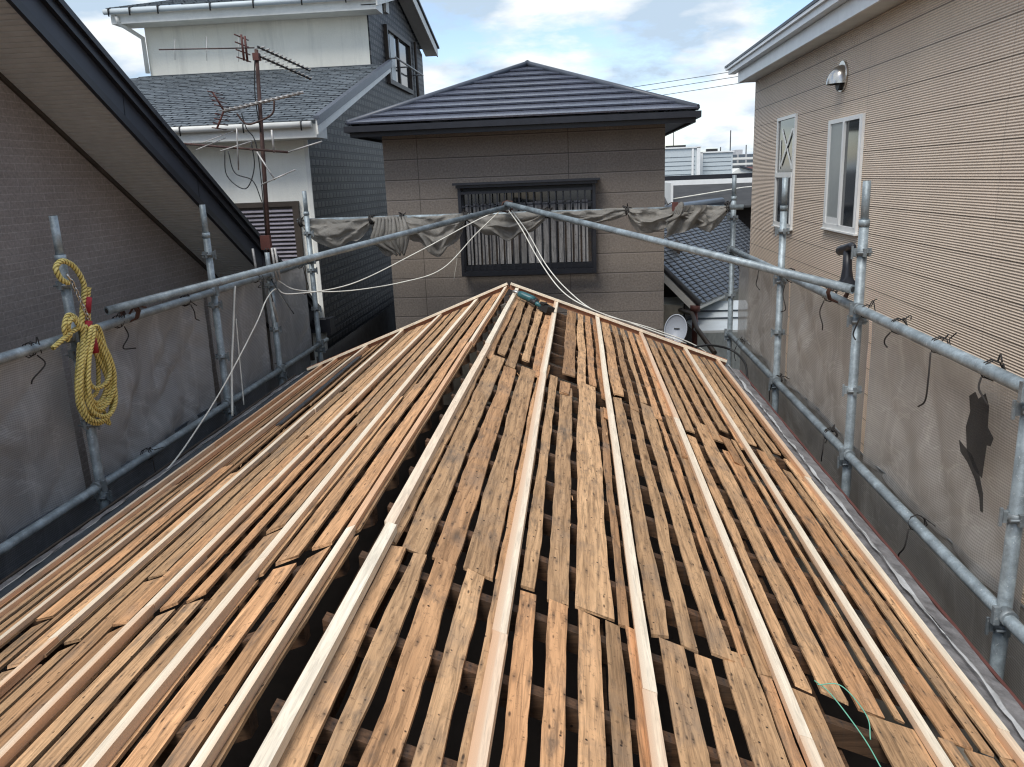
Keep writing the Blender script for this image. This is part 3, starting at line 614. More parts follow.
mb = MB()
for p, q in (((4.182, 13.32, 1.25), (4.182, 14.0, 1.86)), ((4.176, 14.0, 1.3), (4.176, 13.35, 1.84)), ((4.181, 13.3, 1.24), (4.181, 13.3, 1.85)), ((4.181, 14.08, 1.24), (4.181, 14.08, 1.7))): mb.bar(p, q, .05, .005, up=(1, 0, 0))
mb.build('lattice', 'aluwhite', wa)
wb = rwin(10.13, 11.46, .45, 1.84, 'v')
mb = MB(); mb.box((4.16, 10.78, .516), (4.19, 10.84, 1.789)); mb.box((4.16, 10.181, .516), (4.187, 10.22, 1.789)); mb.box((4.16, 11.36, .516), (4.187, 11.409, 1.789)); mb.box((4.172, 10.841, .516), (4.188, 11.36, .60)); mb.build('sash', 'aluwhite', wb)
mb = MB(); mb.box((4.191, 10.181, .516), (4.197, 10.82, 1.789)); mb.build('pane', 'glass', wb)
mb = MB(); mb.box((4.18, 10.841, .601), (4.187, 11.359, 1.789)); mb.build('pane', 'frost', wb)
# stainless vent hood: quarter dome open below
mb = MB(); cx, cy, cz, r_ = 4.2, 11.05, 2.38, .17
def dome(u, v_):
    a = math.pi*u; b = math.pi*.62*v_            # a: around the rim, b: from wall top outwards
    return (cx-.005-r_*1.2*math.sin(b)*math.sin(a)*1.0, cy+r_*math.cos(a)*(.35+.65*math.sin(min(b, 1.57))**.5), cz+r_*math.cos(b)*1.05*(math.sin(a)**.6))
mb.grid(lambda u, v_: (cx-.01-r_*1.15*math.sin(math.pi*v_)**.8*math.sin(math.pi*(.5*u+.0)) , cy+r_*math.cos(math.pi*v_), cz-.12+ (r_*1.35)*math.sin(math.pi*v_)**.7*math.cos(math.pi*.5*u)), 10, 18)
vt = mb.build('vent_hood', 'steel', rh)
mb = MB(); mb.tube([(4.199, cy, cz-.03), (4.17, cy, cz-.03)], .185, 24); mb.build('flange', 'steel', vt)
mb = MB(); mb.tube([(4.17, cy, cz-.11), (4.13, cy, cz-.11)], .09, 16); mb.build('duct', 'blackplastic', vt)

# ------------------------------------------------------------------ white house behind, left
wh = thing('house', (-3.45, 13, GZ), 'cream rendered house with slate roofs, white gutters and dark tiled side wall', 'house')
mb = MB(); mb.box((-9.2, 13.0, GZ), (-3.47, 17.6, 2.05)); mb.build('lower_wall', 'stuccolow', wh)
mb = MB(); mb.box((-8.3, 17.7, 2.0), (-3.47, 23.7, 4.72)); mb.build('upper_wall', 'stucco', wh)
mb = MB(); mb.prism([(-3.47, 13.0, GZ), (-3.47, 23.7, GZ), (-3.47, 23.7, 4.72), (-3.47, 20.7, 5.55), (-3.47, 17.7, 4.72), (-3.47, 17.7, 3.58), (-3.47, 13.0, 2.2)], (.03, 0, 0)); mb.build('side_wall', 'darkshingle', wh)
mb = MB(); mb.box((-3.5, 12.97, GZ), (-3.435, 12.999, 2.0)); mb.build('corner_trim', 'white', wh)
mb = MB(); course_roof(mb, (-9.6, 12.4, 2.22), (-3.1, 12.4, 2.22), (-9.6, 16.5, 3.38), (-3.1, 16.5, 3.38), 24, .016, .01); course_roof(mb, (-9.3, 16.5, 3.38), (-3.1, 16.5, 3.38), (-8.35, 17.7, 3.70), (-3.1, 17.7, 3.70), 7, .016, .01)
lr = mb.build('lower_roof', 'greyshingle', wh)
mb = MB(); mb.prism([(-3.1, 12.42, 2.02), (-3.1, 17.8, 3.55), (-3.1, 17.8, 3.72), (-3.1, 12.42, 2.24)], (.03, 0, 0)); mb.build('verge_board', 'white', lr)
mb = MB(); mb.prism([(-3.12, 12.40, 2.245), (-3.12, 17.85, 3.745), (-3.12, 17.85, 3.80), (-3.12, 12.40, 2.29)], (.09, 0, 0)); mb.prism([(-3.068, 12.40, 2.15), (-3.068, 17.85, 3.65), (-3.068, 17.85, 3.80), (-3.068, 12.40, 2.243)], (.02, 0, 0)); mb.build('verge_cap', 'slatecap', lr)
mb = MB(); mb.box((-9.6, 12.45, 1.98), (-3.11, 12.99, 2.18)); mb.build('eave', 'white', wh)
mb = MB(); mb.tube([(-9.6, 12.38, 2.17), (-3.15, 12.38, 2.17)], .048, 10)
gt = mb.build('gutter', 'white', wh)
mb = MB()
for x in (-6.2, -5.2, -4.2, -3.3): mb.tube([(x, 12.34, 2.08), (x, 12.33, 2.20), (x, 12.42, 2.24)], .012, 6)
mb.build('bracket', 'blackplastic', gt)
mb = MB(); course_roof(mb, (-8.75, 17.1, 4.95), (-3.12, 17.1, 4.95), (-8.75, 20.7, 5.85), (-3.12, 20.7, 5.85), 20, .016, .01); course_roof(mb, (-3.12, 24.3, 4.95), (-8.95, 24.3, 4.95), (-3.12, 20.7, 5.85), (-8.95, 20.7, 5.85), 20, .016, .01); ur = mb.build('upper_roof', 'greyshingle', wh)
mb = MB()
for a, b in ((17.1, 20.7), (24.3, 20.7)): mb.prism([(-3.12, a, 4.72), (-3.12, b, 5.62), (-3.12, b, 5.84), (-3.12, a, 4.94)], (.03, 0, 0))
mb.build('verge_board', 'white', ur)
mb = MB()
for a, b in ((17.0, 20.7), (24.4, 20.7)): mb.prism([(-3.14, a, 4.95), (-3.14, b, 5.87), (-3.14, b, 5.92), (-3.14, a, 5.0)], (.09, 0, 0))
mb.build('verge_cap', 'black', ur)
mb = MB()
for a, b in ((17.15, 20.7), (24.25, 20.7)): mb.prism([(-3.121, a, 4.74), (-3.121, b, 5.64), (-3.121, b, 5.66), (-3.121, a, 4.76)], (-.32, 0, 0))
mb.build('verge_soffit', 'soffit', ur)
mb = MB(); mb.box((-8.7, 17.15, 4.66), (-3.13, 17.69, 4.88)); mb.build('upper_eave', 'white', wh)
mb = MB(); mb.tube([(-8.78, 17.06, 4.88), (-3.15, 17.06, 4.88)], .055, 10); g2_ = mb.build('gutter', 'panelwhite', wh)
mb = MB()
for x in (-8.65, -8.2, -7.6, -6.5, -5.6, -4.6, -3.7): mb.tube([(x, 17.0, 4.78), (x, 16.99, 4.92), (x, 17.1, 4.96)], .016, 6)
mb.build('bracket', 'blackplastic', g2_)
mb = MB(); mb.tube([(-8.55, 17.1, 4.8), (-8.55, 17.15, 4.68), (-8.33, 17.64, 4.45), (-8.33, 17.64, 3.75)], .045, 8); mb.build('downpipe', 'white', wh)
uw = MB(); X0, X1 = -3.439, -3.36; a, b, c_, d_ = 19.05, 21.7, 3.47, 4.72
uw.box((X0, a, c_), (X1, a+.09, d_)); uw.box((X0, b-.09, c_), (X1, b, d_)); uw.box((X0, a+.09, c_), (X1, b-.09, c_+.1)); uw.box((X0, a+.09, d_-.1), (X1, b-.09, d_)); uw.box((X0, 20.3, c_+.1), (X1-.03, 20.4, d_-.1))
uw = uw.build('window', 'brownalu', wh)
mb = MB(); mb.box((X0, a+.091, c_+.101), (X0+.015, 20.299, d_-.101)); mb.box((X0, 20.401, c_+.101), (X0+.015, b-.091, d_-.101)); mb.build('pane', 'glass', uw)
mb = MB(); mb.box((X0+.016, 19.5, c_+.102), (X0+.022, 19.95, d_-.102)); mb.build('curtain', 'frost', uw)
mb = MB(); mb.tube([(-3.2, 19.0, 4.0), (-3.2, 22.3, 4.0)], .022, 8)
for y in (19.1, 20.6, 22.2): mb.tube([(-3.44, y, 4.0), (-3.2, y, 4.0)], .018, 6)
mb.build('rail', 'alu', uw)
mb = MB(); mb.tube([(-3.38, 22.4, 4.85), (-3.38, 22.4, 2.8)], .04, 8); mb.build('downpipe', 'brownalu', wh)
mb = MB(); mb.box((-3.439, 19.2, 5.0), (-3.38, 19.5, 5.3)); mb.build('wall_vent', 'white', wh)
# louvred shutter panel on lower front wall
lv = MB(); X0, X1, Z0, Z1 = -4.95, -3.68, -1.6, 1.04
lv.box((X0, 12.93, Z0), (X0+.09, 12.999, Z1)); lv.box((X1-.10, 12.93, Z0), (X1, 12.999, Z1)); lv.box((X0+.09, 12.93, Z1-.08), (X1-.10, 12.999, Z1)); lv.box((X0+.09, 12.93, Z0), (X1-.10, 12.999, Z0+.08)); lv.box((X0+.091, 12.99, Z0+.081), (X1-.101, 12.998, Z1-.081))
lv = lv.build('louvred_shutter', 'brownalu', wh)
mb = MB(); z = Z0+.10
while z < Z1-.12:
    mb.hexa([(X0+.092, 12.935, z), (X1-.102, 12.935, z), (X1-.102, 12.985, z+.03), (X0+.092, 12.985, z+.03), (X0+.092, 12.935, z+.012), (X1-.102, 12.935, z+.012), (X1-.102, 12.985, z+.042), (X0+.092, 12.985, z+.042)]); z += .066
mb.build('louvre', 'louver', lv)
# corrugated fence in the gap
mb = MB(); vs = []; y = 11.6; i = 0
while y < 19.0:
    for z in (GZ, -1.25): vs.append((-3.15+(.02 if i % 2 else -.02), y, z))
    y += .055; i += 1
mb.add(vs, [(2*i, 2*i+2, 2*i+3, 2*i+1) for i in range(len(vs)//2-1)])
tag(mb.build('fence', 'corr'), 'grey corrugated sheet fence in the narrow gap beside the dark tiled wall', 'fence')

# ------------------------------------------------------------------ right background
# blue-grey tiled roof house, in plane through three points
tp = thing('house', (4.6, 20, GZ), 'house with blue-grey interlocking tile roof seen between brown and peach houses', 'house')
C0, E0, R0 = Vector((3.35, 17.2, -1.5)), Vector((4.45, 19.32, -1.5)), Vector((4.22, 23.16, .3))
ed = (E0-C0).normalized(); nrm = ed.cross(R0-C0).normalized()
if nrm.z < 0: nrm = -nrm
up_ = nrm.cross(ed).normalized()
if up_.z < 0: up_ = -up_
mb = MB(); nu, nv = 16, 27; pu, pv = .40, .10
def tilept(u, v_, h): return C0+ed*u+up_*v_+nrm*h
for i in range(0, 19):
    for j in range(nv):
        u0 = i*pu-.02; v0 = j*pv
        mb.tint()
        prof = [(0, .0), (.035, .0), (.04, .045), (.12, .06), (.24, .055), (.34, .05), (.385, .035), (.40, .0)]
        vs = [tilept(u0+a, v0-.02, h+.014) for a, h in prof]+[tilept(u0+a, v0+pv, h-.012) for a, h in prof]+[tilept(u0+a, v0-.02, h-.012) for a, h in prof]
        n = len(prof); mb.add(vs, [(k, k+1, n+k+1, n+k) for k in range(n-1)]+[(2*n+k, 2*n+k+1, k+1, k) for k in range(n-1)])
rf = mb.build('roof', 'kawara', tp)
mb = MB(); mb.tube([tilept(-.02, -.03, .05), tilept(-.02, nv*pv, .05)], .07, 8); mb.tube([tilept(-.05, nv*pv, .08), tilept(7.5, nv*pv, .08)], .11, 8); mb.build('ridge_tile', 'kawara', rf)
mb = MB(); mb.prism([tilept(0, 0, -.16), tilept(7.4, 0, -.16), tilept(7.4, 0, -.02), tilept(0, 0, -.02)], -up_*.04); mb.prism([tilept(-.03, 0, -.16), tilept(-.03, nv*pv, -.16), tilept(-.03, nv*pv, -.02), tilept(-.03, 0, -.02)], -ed*.04); mb.build('eave_board', 'white', rf)
mb = MB(); a_ = tilept(.1, .5, 0); b_ = tilept(6.5, .5, 0); d2 = Vector((-ed.y, ed.x, 0))
mb.prism([(a_.x, a_.y, GZ), (b_.x, b_.y, GZ), (b_.x, b_.y, -1.55), (a_.x, a_.y, -1.55)], d2*2.0); mb.build('wall', 'beige', tp)
mb = MB(); q = a_+ed*.0-d2*.01; mb.prism([q+Vector((0, 0, -1.4)), q+ed*.75+Vector((0, 0, -1.4)), q+ed*.75+Vector((0, 0, -.35)), q+Vector((0, 0, -.35))], -d2*.03); mb.build('window', 'darkwall', tp)
mb = MB(); mb.prism([q+ed*1.15+Vector((0, 0, -.5)), q+ed*1.5+Vector((0, 0, -.5)), q+ed*1.5+Vector((0, 0, -.15)), q+ed*1.15+Vector((0, 0, -.15))], -d2*.12); mb.build('meter_box', 'awning', tp)
mb = MB(); mb.prism([(3.3, 16.9, -2.05), (4.7, 16.9, -2.05), (4.7, 19.0, -1.75), (2.75, 19.0, -1.75)], (0, 0, .05)); aw = mb.build('awning_roof', 'awning', tp)
mb = MB()
for t in (.35, .6): mb.bar(lerp((3.3, 16.9, -1.975), (2.75, 19.0, -1.675), t), lerp((4.7, 16.9, -1.975), (4.7, 19, -1.675), t), .035, .03)
mb.build('seam', 'flashblue', aw)
mb = MB(); mb.tube([(2.62, 18.6, -1.65), (3.2, 17.0, -1.65), (3.25, 16.6, -1.9), (3.45, 15.6, -2.2)], .05, 8); mb.build('gutter', 'brownalu', tp)
mb = MB(); mb.tube([(3.28, 17.15, -1.55), (3.28, 17.15, -2.6)], .06, 8); mb.tube([(3.28, 17.15, -1.62), (3.28, 17.15, -1.5)], .11, 10); mb.build('downpipe', 'redbrown', tp)
# dark wall filling the alley left of it, its colour standing for shade
mb = MB(); mb.box((2.3, 18.8, GZ), (3.15, 23.0, -.3)); tag(mb.build('shed', 'darkwall'), 'dark brown wall painted in for the shadowed alley gap behind the satellite dish', 'shed')
# dark roofed building with white fascia
dk = thing('building', (6, 25, GZ), 'low building with charcoal roof and a bright white fascia strip behind the tiled roof', 'building')
mb = MB(); mb.box((3.0, 25.2, GZ), (10, 31, .35)); mb.build('wall', 'darkwall', dk)
mb = MB(); mb.prism([(3.5, 24.6, .18), (10.4, 24.6, .18), (10.4, 28, .80), (3.5, 28, .80)], (0, 0, .06)); mb.build('roof', 'asphalt', dk)
mb = MB(); mb.box((3.55, 27.9, .84), (10.4, 28.0, 1.0)); mb.box((3.56, 24.5, .1), (3.63, 27.89, .97)); mb.build('fascia', 'aluwhite', dk)
mb = MB(); mb.box((2.9, 28.1, 1.0), (10.4, 28.3, 1.15)); mb.build('parapet', 'black', dk)
mb = MB(); mb.tube([(3.6, 25.6, .45), (6, 26.4, .72), (9.5, 27.4, .9)], .02, 6); mb.build('cable', 'cord', dk)
# pale metal clad building
pb = thing('building', (9, 60, GZ), 'pale grey metal-clad building block with vertical white corner strips, behind the dark roof', 'building')
mb = MB(); mb.box((5, 60, GZ), (9.4, 70, 2.9)); mb.box((9.401, 61.5, GZ), (12.1, 71, 2.55)); mb.build('wall', 'panelwhite', pb)
mb = MB(); z = 2.3
while z > -2: mb.box((5, 59.98, z), (9.2, 59.999, z+.03)); mb.box((9.6, 61.48, z-.1), (12.0, 61.499, z-.07)); z -= .3
mb.build('cladding_groove', 'farglass', pb)
mb = MB(); mb.box((8.95, 59.93, GZ), (9.1, 59.969, 2.88)); mb.box((9.30, 59.90, GZ), (9.55, 59.969, 2.95)); mb.box((9.75, 61.40, GZ), (9.95, 61.469, 2.6)); mb.build('corner_strip', 'aluwhite', pb)
mb = MB(); mb.box((4.9, 59.9, 2.905), (9.6, 70, 3.0)); mb.box((9.601, 61.4, 2.555), (12.2, 71, 2.65)); mb.build('parapet', 'aluwhite', pb)
mb = MB(); mb.tube([(7.9, 62, 3.0), (7.9, 62, 4.4)], .03, 6); mb.box((7.2, 60.5, 3.001), (8.6, 61, 3.15)); mb.box((10.3, 62, 2.66), (11.1, 62.4, 2.85)); mb.build('roof_fitting', 'blackplastic', pb)
# distant apartment block and houses
ap = thing('apartment_building', (30, 150, GZ), 'distant white apartment block with rows of balconies on the skyline', 'building')
mb = MB(); mb.box((24.6, 150, GZ), (34, 165, 4.0)); mb.box((29, 151, 4.0), (30.2, 156, 4.8)); mb.build('wall', 'concrete', ap)
mb = MB()
for k in range(4):
    for j in range(6): mb.box((25+j*1.45, 149.9, .6+k*.95), (26.1+j*1.45, 149.99, 1.1+k*.95))
mb.build('window', 'farglass', ap)
mb = MB()
for k in range(4): mb.box((24.7, 149.0, .25+k*.95), (33.9, 149.12, .58+k*.95))
mb.build('balcony', 'white', ap)
mb = MB()
for x, h in ((28.2, 3.2), (26.5, .4), (31, .6)): mb.tube([(x, 152, 4), (x, 152, 5+h)], .09, 6)
mb.build('aerial', 'blackplastic', ap)
rr = thing('house', (23, 118, GZ), 'distant house with a dull red roof in front of the apartment block', 'house')
mb = MB(); mb.box((19.8, 118, GZ), (27, 124, .4)); mb.build('wall', 'beige', rr)
mb = MB(); mb.prism([(19.3, 117.5, .4), (27.4, 117.5, .4), (26.6, 121, 1.6), (20, 121, 1.6)], (0, .2, .1)); mb.build('roof', 'redbrown', rr)
gh = thing('house', (21, 80, GZ), 'distant grey house with a pale gable wall at the skyline gap', 'house')
mb = MB(); mb.prism([(15.0, 80, GZ), (20, 80, GZ), (20, 80, .3), (16.2, 80, 1.5), (15.0, 80, .7)], (0, 6, 0)); mb.build('wall', 'white', gh)
mb = MB(); mb.prism([(16.1, 79.7, 1.55), (20.3, 79.7, .25), (20.3, 79.7, .4), (16.1, 79.7, 1.7)], (0, 6.5, 0)); mb.build('roof', 'navy', gh)
# overhead cables
for k, (za, zb, s_) in enumerate(((5.55, 6.35, 'uppermost'), (5.30, 6.1, 'middle'), (5.05, 5.75, 'lowest'))):
    mb = MB(); mb.tube([lerp((-14, 40, za-1.6), (24, 40, zb+1.4), t/20)+Vector((0, 0, -.5*(1-(2*t/20-1)**2))) for t in range(21)], .013, 5)
    tag(mb.build('overhead_cable', 'blackplastic'), '%s of three thin black overhead cables crossing the sky right of the hipped roof' % s_, 'cable', 'overhead cables')

# ------------------------------------------------------------------ scaffolding
TR = .036
def clamp(mb, x, y, z, s=1, sx=1):
    mb.tube([(x, y, z-.022), (x, y, z+.022)], .047, 12)
    for dx, dy in ((1, 0), (-1, 0), (0, 1), (0, -1)): mb.box((x+dx*.052-.012, y+dy*.052-.012, z-.03), (x+dx*.052+.012, y+dy*.052+.012, z+.03))
    mb.box((x-sx*.072-.007, y-.007, z-.05), (x-sx*.072+.007, y+.007, z+.045))
    mb.tube([(x-.055, y-.055, z), (x+.055, y-.055, z)], .008, 6)
def scaffold(sx, posts, rails, label):
    x = sx*2.95; t = thing('scaffold', (x, 6, GZ), label, 'scaffold', 'scaffolds along the two eaves')
    for (y, top, base_x) in posts:
        mb = MB(); mb.tube([(x+base_x, y, GZ), (x, y, -1.6), (x, y, top-.30)], TR, 14); mb.tube([(x, y, top-.30), (x, y, top)], TR*.82, 14); mb.tube([(x, y, top-.33), (x, y, top-.28)], TR*1.12, 14); p = mb.build('post', 'galv', t)
        mb = MB(); mb.tube([(x, y, top-.001), (x, y, top+.002)], TR*.55, 10); mb.build('bore', 'blackplastic', p)
        for z in (.62, .10, -.45, -1.05):
            if z > top-.35: continue
            mb = MB(); clamp(mb, x, y, z, sx=sx); mb.build('clamp', 'clamp', p)
    for z, r_ in rails:
        mb = MB(); mb.tube([(x-sx*.02, -.5, z), (x-sx*.02, 11.45, z+(.0 if z > 0 else -.02))], r_, 14)
        rl = mb.build('rail', 'galv', t)
        for (y, top, _) in posts:
            mb = MB(); mb.tube([(x-sx*.02, y-.10, z), (x-sx*.02, y-.04, z)], r_*1.25, 12); mb.box((x-sx*.085, y-.075, z-.045), (x-sx*.055, y-.045, z+.05)); mb.build('coupling', 'clamp', rl)
    return t
scaffold(1, [(1.4, 1.15, 0), (3.83, 1.15, 0), (6.25, 1.14, 0), (8.65, 1.16, 0), (11.4, 1.19, 0)], [(.20, .037), (-.96, .034)], 'galvanised tube scaffold with tall posts on the right, beside the peach house')
scaffold(-1, [(1.2, 1.1, 0), (5.62, 1.12, 0), (8.0, 1.12, 0), (9.56, .50, 0), (11.15, 1.2, 0)], [(.245, .035), (-.94, .034)], 'galvanised tube scaffold on the left, beside the dark brown house')

rr_ = thing('scaffold_tube', (0, 11.25, .8), 'level galvanised tube at the back carrying the bunched tarp', 'scaffold tube', 'loose scaffold tubes')
mb = MB(); mb.tube([(-3.12, 11.25, .79), (3.05, 11.25, .77)], TR*.95, 14); mb.build('tube', 'galv', rr_)
mb = MB(); mb.tube([(2.1, 11.21, .80), (2.16, 11.21, .80)], .06, 12); mb.box((2.09, 11.12, .75), (2.17, 11.16, .87)); mb.build('clamp', 'redbrown', rr_)
A_ = (-.14, 11.12, .90)
for p, q, lab in (((-2.93, 6.05, .355), (-.13, 11.10, .885), 'long sloping galvanised tube rising from the left rail to the crossing point'), ((2.90, 6.25, .34), (-.13, 11.02, .93), 'long sloping galvanised tube descending from the crossing point to the right rail')):
    t = thing('scaffold_tube', p, lab, 'scaffold tube', 'loose scaffold tubes')
    mb = MB(); mb.tube([p, q], TR*.97, 14); tb = mb.build('tube', 'galv', t)
    dv = (Vector(q)-Vector(p)).normalized(); mb = MB(); mb.tube([Vector(p)-dv*.003, Vector(p)+dv*.002], TR*.6, 10); mb.build('bore', 'blackplastic', tb)
def squiggle(mb, c, s, n=7, r=.006, turns=2, ax='y', d=None):
    """a wire or twine tie: a few turns round a tube with loose ends"""
    c = Vector(c); d = Vector(d or (0, 1, 0)).normalized(); u = d.orthogonal().normalized(); v_ = d.cross(u); pts = []
    for k in range(turns*8+1):
        t = k/8*2*math.pi; rr2 = s*(1+random.uniform(-.06, .1)); pts.append(c+(u*math.cos(t)+v_*math.sin(t))*rr2+d*(k/(turns*8)-.5)*s*1.1)
    mb.tube(pts, r, 5)
    for k in range(2):
        e_ = pts[-1 if k else 0]; mb.tube(smooth_path([e_, e_+Vector((random.uniform(-.05, .05), random.uniform(-.05, .05), random.uniform(-.02, .05))), e_+Vector((random.uniform(-.09, .09), random.uniform(-.09, .09), random.uniform(-.10, .06)))], 4), r, 5)
def ties(name, label, cat, pts, mat, s, r, group=None, d=(0, 1, 0)):
    for p in pts:
        mb = MB(); squiggle(mb, p[0], s, r=r, turns=3, d=d); tag(mb.build(name, mat), p[1], cat, group)
ties('wire_tie', '', 'wire tie', [((-2.91, 6.35, .30), 'rusty wire binding the left sloping tube to the left rail'), ((2.90, 6.6, .27), 'rusty wire binding the right sloping tube to the right rail'), ((-.13, 11.1, .89), 'twisted wire binding where the two sloping tubes meet')], 'rust', .075, .009, 'wire bindings on the tubes')

# ------------------------------------------------------------------ mesh sheets on the scaffolds
def sheet(sx, ya, yb, zt, mat, label, amp, nties, tiel, zb=-1.03, X=3.0):
    mb = MB(); sdv = random.uniform(0, 500)
    def fn(u, v_):
        y = ya+(yb-ya)*u; z = zt-(zt-zb)*v_; a_ = amp*.85
        pin = min(1, v_*5)*min(1, u*8+.15)*min(1, (1-u)*8+.15)
        f = mnoise.noise((y*1.2+z*1.1, z*.5, sdv))*1.0+(1-abs(mnoise.noise((y*1.9-z*1.3, z*1.6, sdv+9)))*2)*.9+(1-abs(mnoise.noise((y*3.1+z*4.2, z*1.1-y*.6, sdv+30)))*2)*.35+mnoise.noise((y*6, z*5, sdv))*.16
        sag = math.sin(math.pi*((u*nties) % 1))*.035*max(0, 1-v_*4)
        return (sx*(X+.045+a_*f*pin), y, z-sag)
    n = int((yb-ya)/.04)
    mb.grid(fn if sx > 0 else (lambda u, v_: fn(1-u, v_)), n, 64)
    s_ = tag(mb.build('mesh_sheet', mat), label, 'mesh sheet', 'mesh sheets on the scaffolds')
    for k in range(nties):
        y = ya+(yb-ya)*(k+.62+random.uniform(-.16, .16))/nties
        mb = MB(); squiggle(mb, (sx*2.95, y, zt+.02), .05, r=random.uniform(.0035, .006), turns=random.choice((1, 2, 2)))
        l_ = random.uniform(.06, .42); e_ = Vector((sx*2.9, y, zt-.02))
        mb.tube(smooth_path([e_, e_+Vector((-sx*.02, random.uniform(-.05, .05), -l_*.4)), e_+Vector((-sx*.01, random.uniform(-.1, .1), -l_*.8)), e_+Vector((0, random.uniform(-.14, .14), -l_))], 5), .0055, 5)
        mb.build('tie', 'twine', s_)
    mb = MB(); mb.tube([fn(k/40, .0) for k in range(41)], .008, 6); mb.build('hem', mat, s_)
    return s_
s1 = sheet(1, 3.87, 6.21, .18, 'sheet', 'pale grey mesh sheet with a ragged dark tear, hanging under the right rail', .05, 4, '')
sheet(1, 6.28, 8.62, .17, 'sheet', 'pale grey mesh sheet between second and third posts of right scaffold', .055, 2, '')
sheet(1, 8.68, 11.36, .15, 'sheet', 'pale grey mesh sheet at the far end of the right scaffold', .05, 2, '')
sheet(1, .2, 3.79, .18, 'sheet', 'pale grey mesh sheet at the near end of the right scaffold', .05, 3, '')
sheet(-1, .2, 5.58, .22, 'sheetdark', 'dark grey mesh sheet at the near end of the left scaffold, behind the yellow rope', .09, 4, '')
sheet(-1, 5.66, 7.96, .22, 'sheetdark', 'dark grey mesh sheet directly right of the coiled yellow rope', .09, 2, '')
sheet(-1, 8.04, 9.52, .22, 'sheetdark', 'dark grey mesh sheet behind the hanging white cords', .05, 1, '')
sheet(-1, 9.60, 11.12, .22, 'sheetdark', 'short dark grey mesh sheet at the far end of the left scaffold', .04, 1, '')
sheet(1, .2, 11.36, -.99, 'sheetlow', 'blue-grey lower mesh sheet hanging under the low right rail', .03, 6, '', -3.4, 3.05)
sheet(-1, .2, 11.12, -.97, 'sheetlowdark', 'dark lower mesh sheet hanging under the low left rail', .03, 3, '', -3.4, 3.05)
# tear / dark patches in the near right sheet
mb = MB(); pts = [(4.50, -.02), (4.44, .02), (4.40, -.01), (4.33, .04), (4.28, -.02), (4.27, -.13), (4.20, -.17), (4.22, -.22), (4.26, -.23), (4.27, -.42), (4.36, -.40), (4.46, -.33), (4.50, -.20), (4.47, -.10)]
mb.prism([(2.993, y, z) for y, z in pts], (-.003, 0, 0)); mb.prism([(2.993, y, z) for y, z in ((4.56, -.30), (4.50, -.315), (4.40, -.335), (4.31, -.40), (4.24, -.50), (4.22, -.60), (4.245, -.60), (4.27, -.53), (4.34, -.45), (4.44, -.39), (4.53, -.36))], (-.004, 0, 0)); mb.build('tear', 'tear', s1)

# bunched tarp along the rear tube: scalloped swags, edges gathered at ties
def tarp(xs_, drops, label, seed, zt=.775):
    mb = MB(); t = thing('tarp', (xs_[0], 11.3, zt), label, 'tarp')
    for k in range(len(xs_)-1):
        a, b, dr = xs_[k], xs_[k+1], drops[k]
        def fn(u, v_):
            x = a+(b-a)*u; env = math.sin(math.pi*u)**.55
            drop = (.05+dr*env)*v_+.015*mnoise.noise((x*5, v_*3, seed))
            dd = min(u, 1-u)*(b-a)+.02; th = math.atan2(drop+.01, dd)
            f = math.sin(th*(7+3*mnoise.noise((k*3.1, u*2, seed)))+mnoise.noise((x*3, v_*2.5, seed+k))*5)*.035*(.3+env)*min(1, v_*3)+mnoise.noise((x*5, v_*4, seed+k))*.05+mnoise.noise((x*14, v_*9, seed+k))*.02
            drop *= 1+.35*mnoise.noise((x*4, 0, seed+7))
            belly = .07*math.sin(math.pi*v_)*env
            return (x, 11.19-belly+f, zt+.03-drop+.012*math.sin(v_*14+x*6))
        mb.grid(fn, 44, 46)
    mb.build('cloth', 'tarp', t)
    for x in xs_:
        m2_ = MB()
        for q in range(2): squiggle(m2_, (x+random.uniform(-.02, .02), 11.2, zt), .058, r=.007, turns=2, d=(1, 0, 0))
        m2_.build('tie', 'twine', t)
tarp([-3.05, -2.05, -1.62, -.72, .42], [.34, .50, .46, .28], 'bunched grey-brown mesh tarp swagged along the rear tube, left half', 3)
tarp([.42, 1.50, 2.15, 2.85], [.14, .30, .26], 'bunched grey-brown mesh tarp swagged along the rear tube, right half', 11)
mb = MB()
def flap(u, v_): x = 2.10+.45*u-.12*v_*(1-u); return (x+.02*math.sin(v_*9), 11.12+.07*math.sin(u*13+v_*5)+.03*math.sin(v_*8), .82-(.42-.16*u)*v_)
mb.grid(flap, 24, 24)
for k in range(6):
    mb.tube(smooth_path([(2.22, 11.12, .86), (2.18-.02*k, 11.05+.02*k, .70), (2.0+.06*k, 11.07, .62+.02*k)], 5), [.02+.01*math.sin(q) for q in range(11)], 6)
tag(mb.build('tarp', 'tarp'), 'loose crumpled tarp flap hanging from the rear tube near the right post', 'tarp')
mb = MB()
for k in range(9):
    x0 = -1.95+k*.045; z0 = .80
    mb.tube(smooth_path([(x0, 11.15, z0), (x0-.02+.01*k, 11.08-.02*(k % 3), z0-.16), (x0+.03*(k-4)*.4, 11.06-.02*(k % 2), z0-.32), (-1.72+.015*k, 11.08, z0-.46-.03*(k % 3))], 5), [.016+.022*math.sin(math.pi*q/15) for q in range(16)], 7)
tag(mb.build('tarp', 'tarp'), 'knotted gathered tarp bundle below the rear tube, left of the barred window', 'tarp')

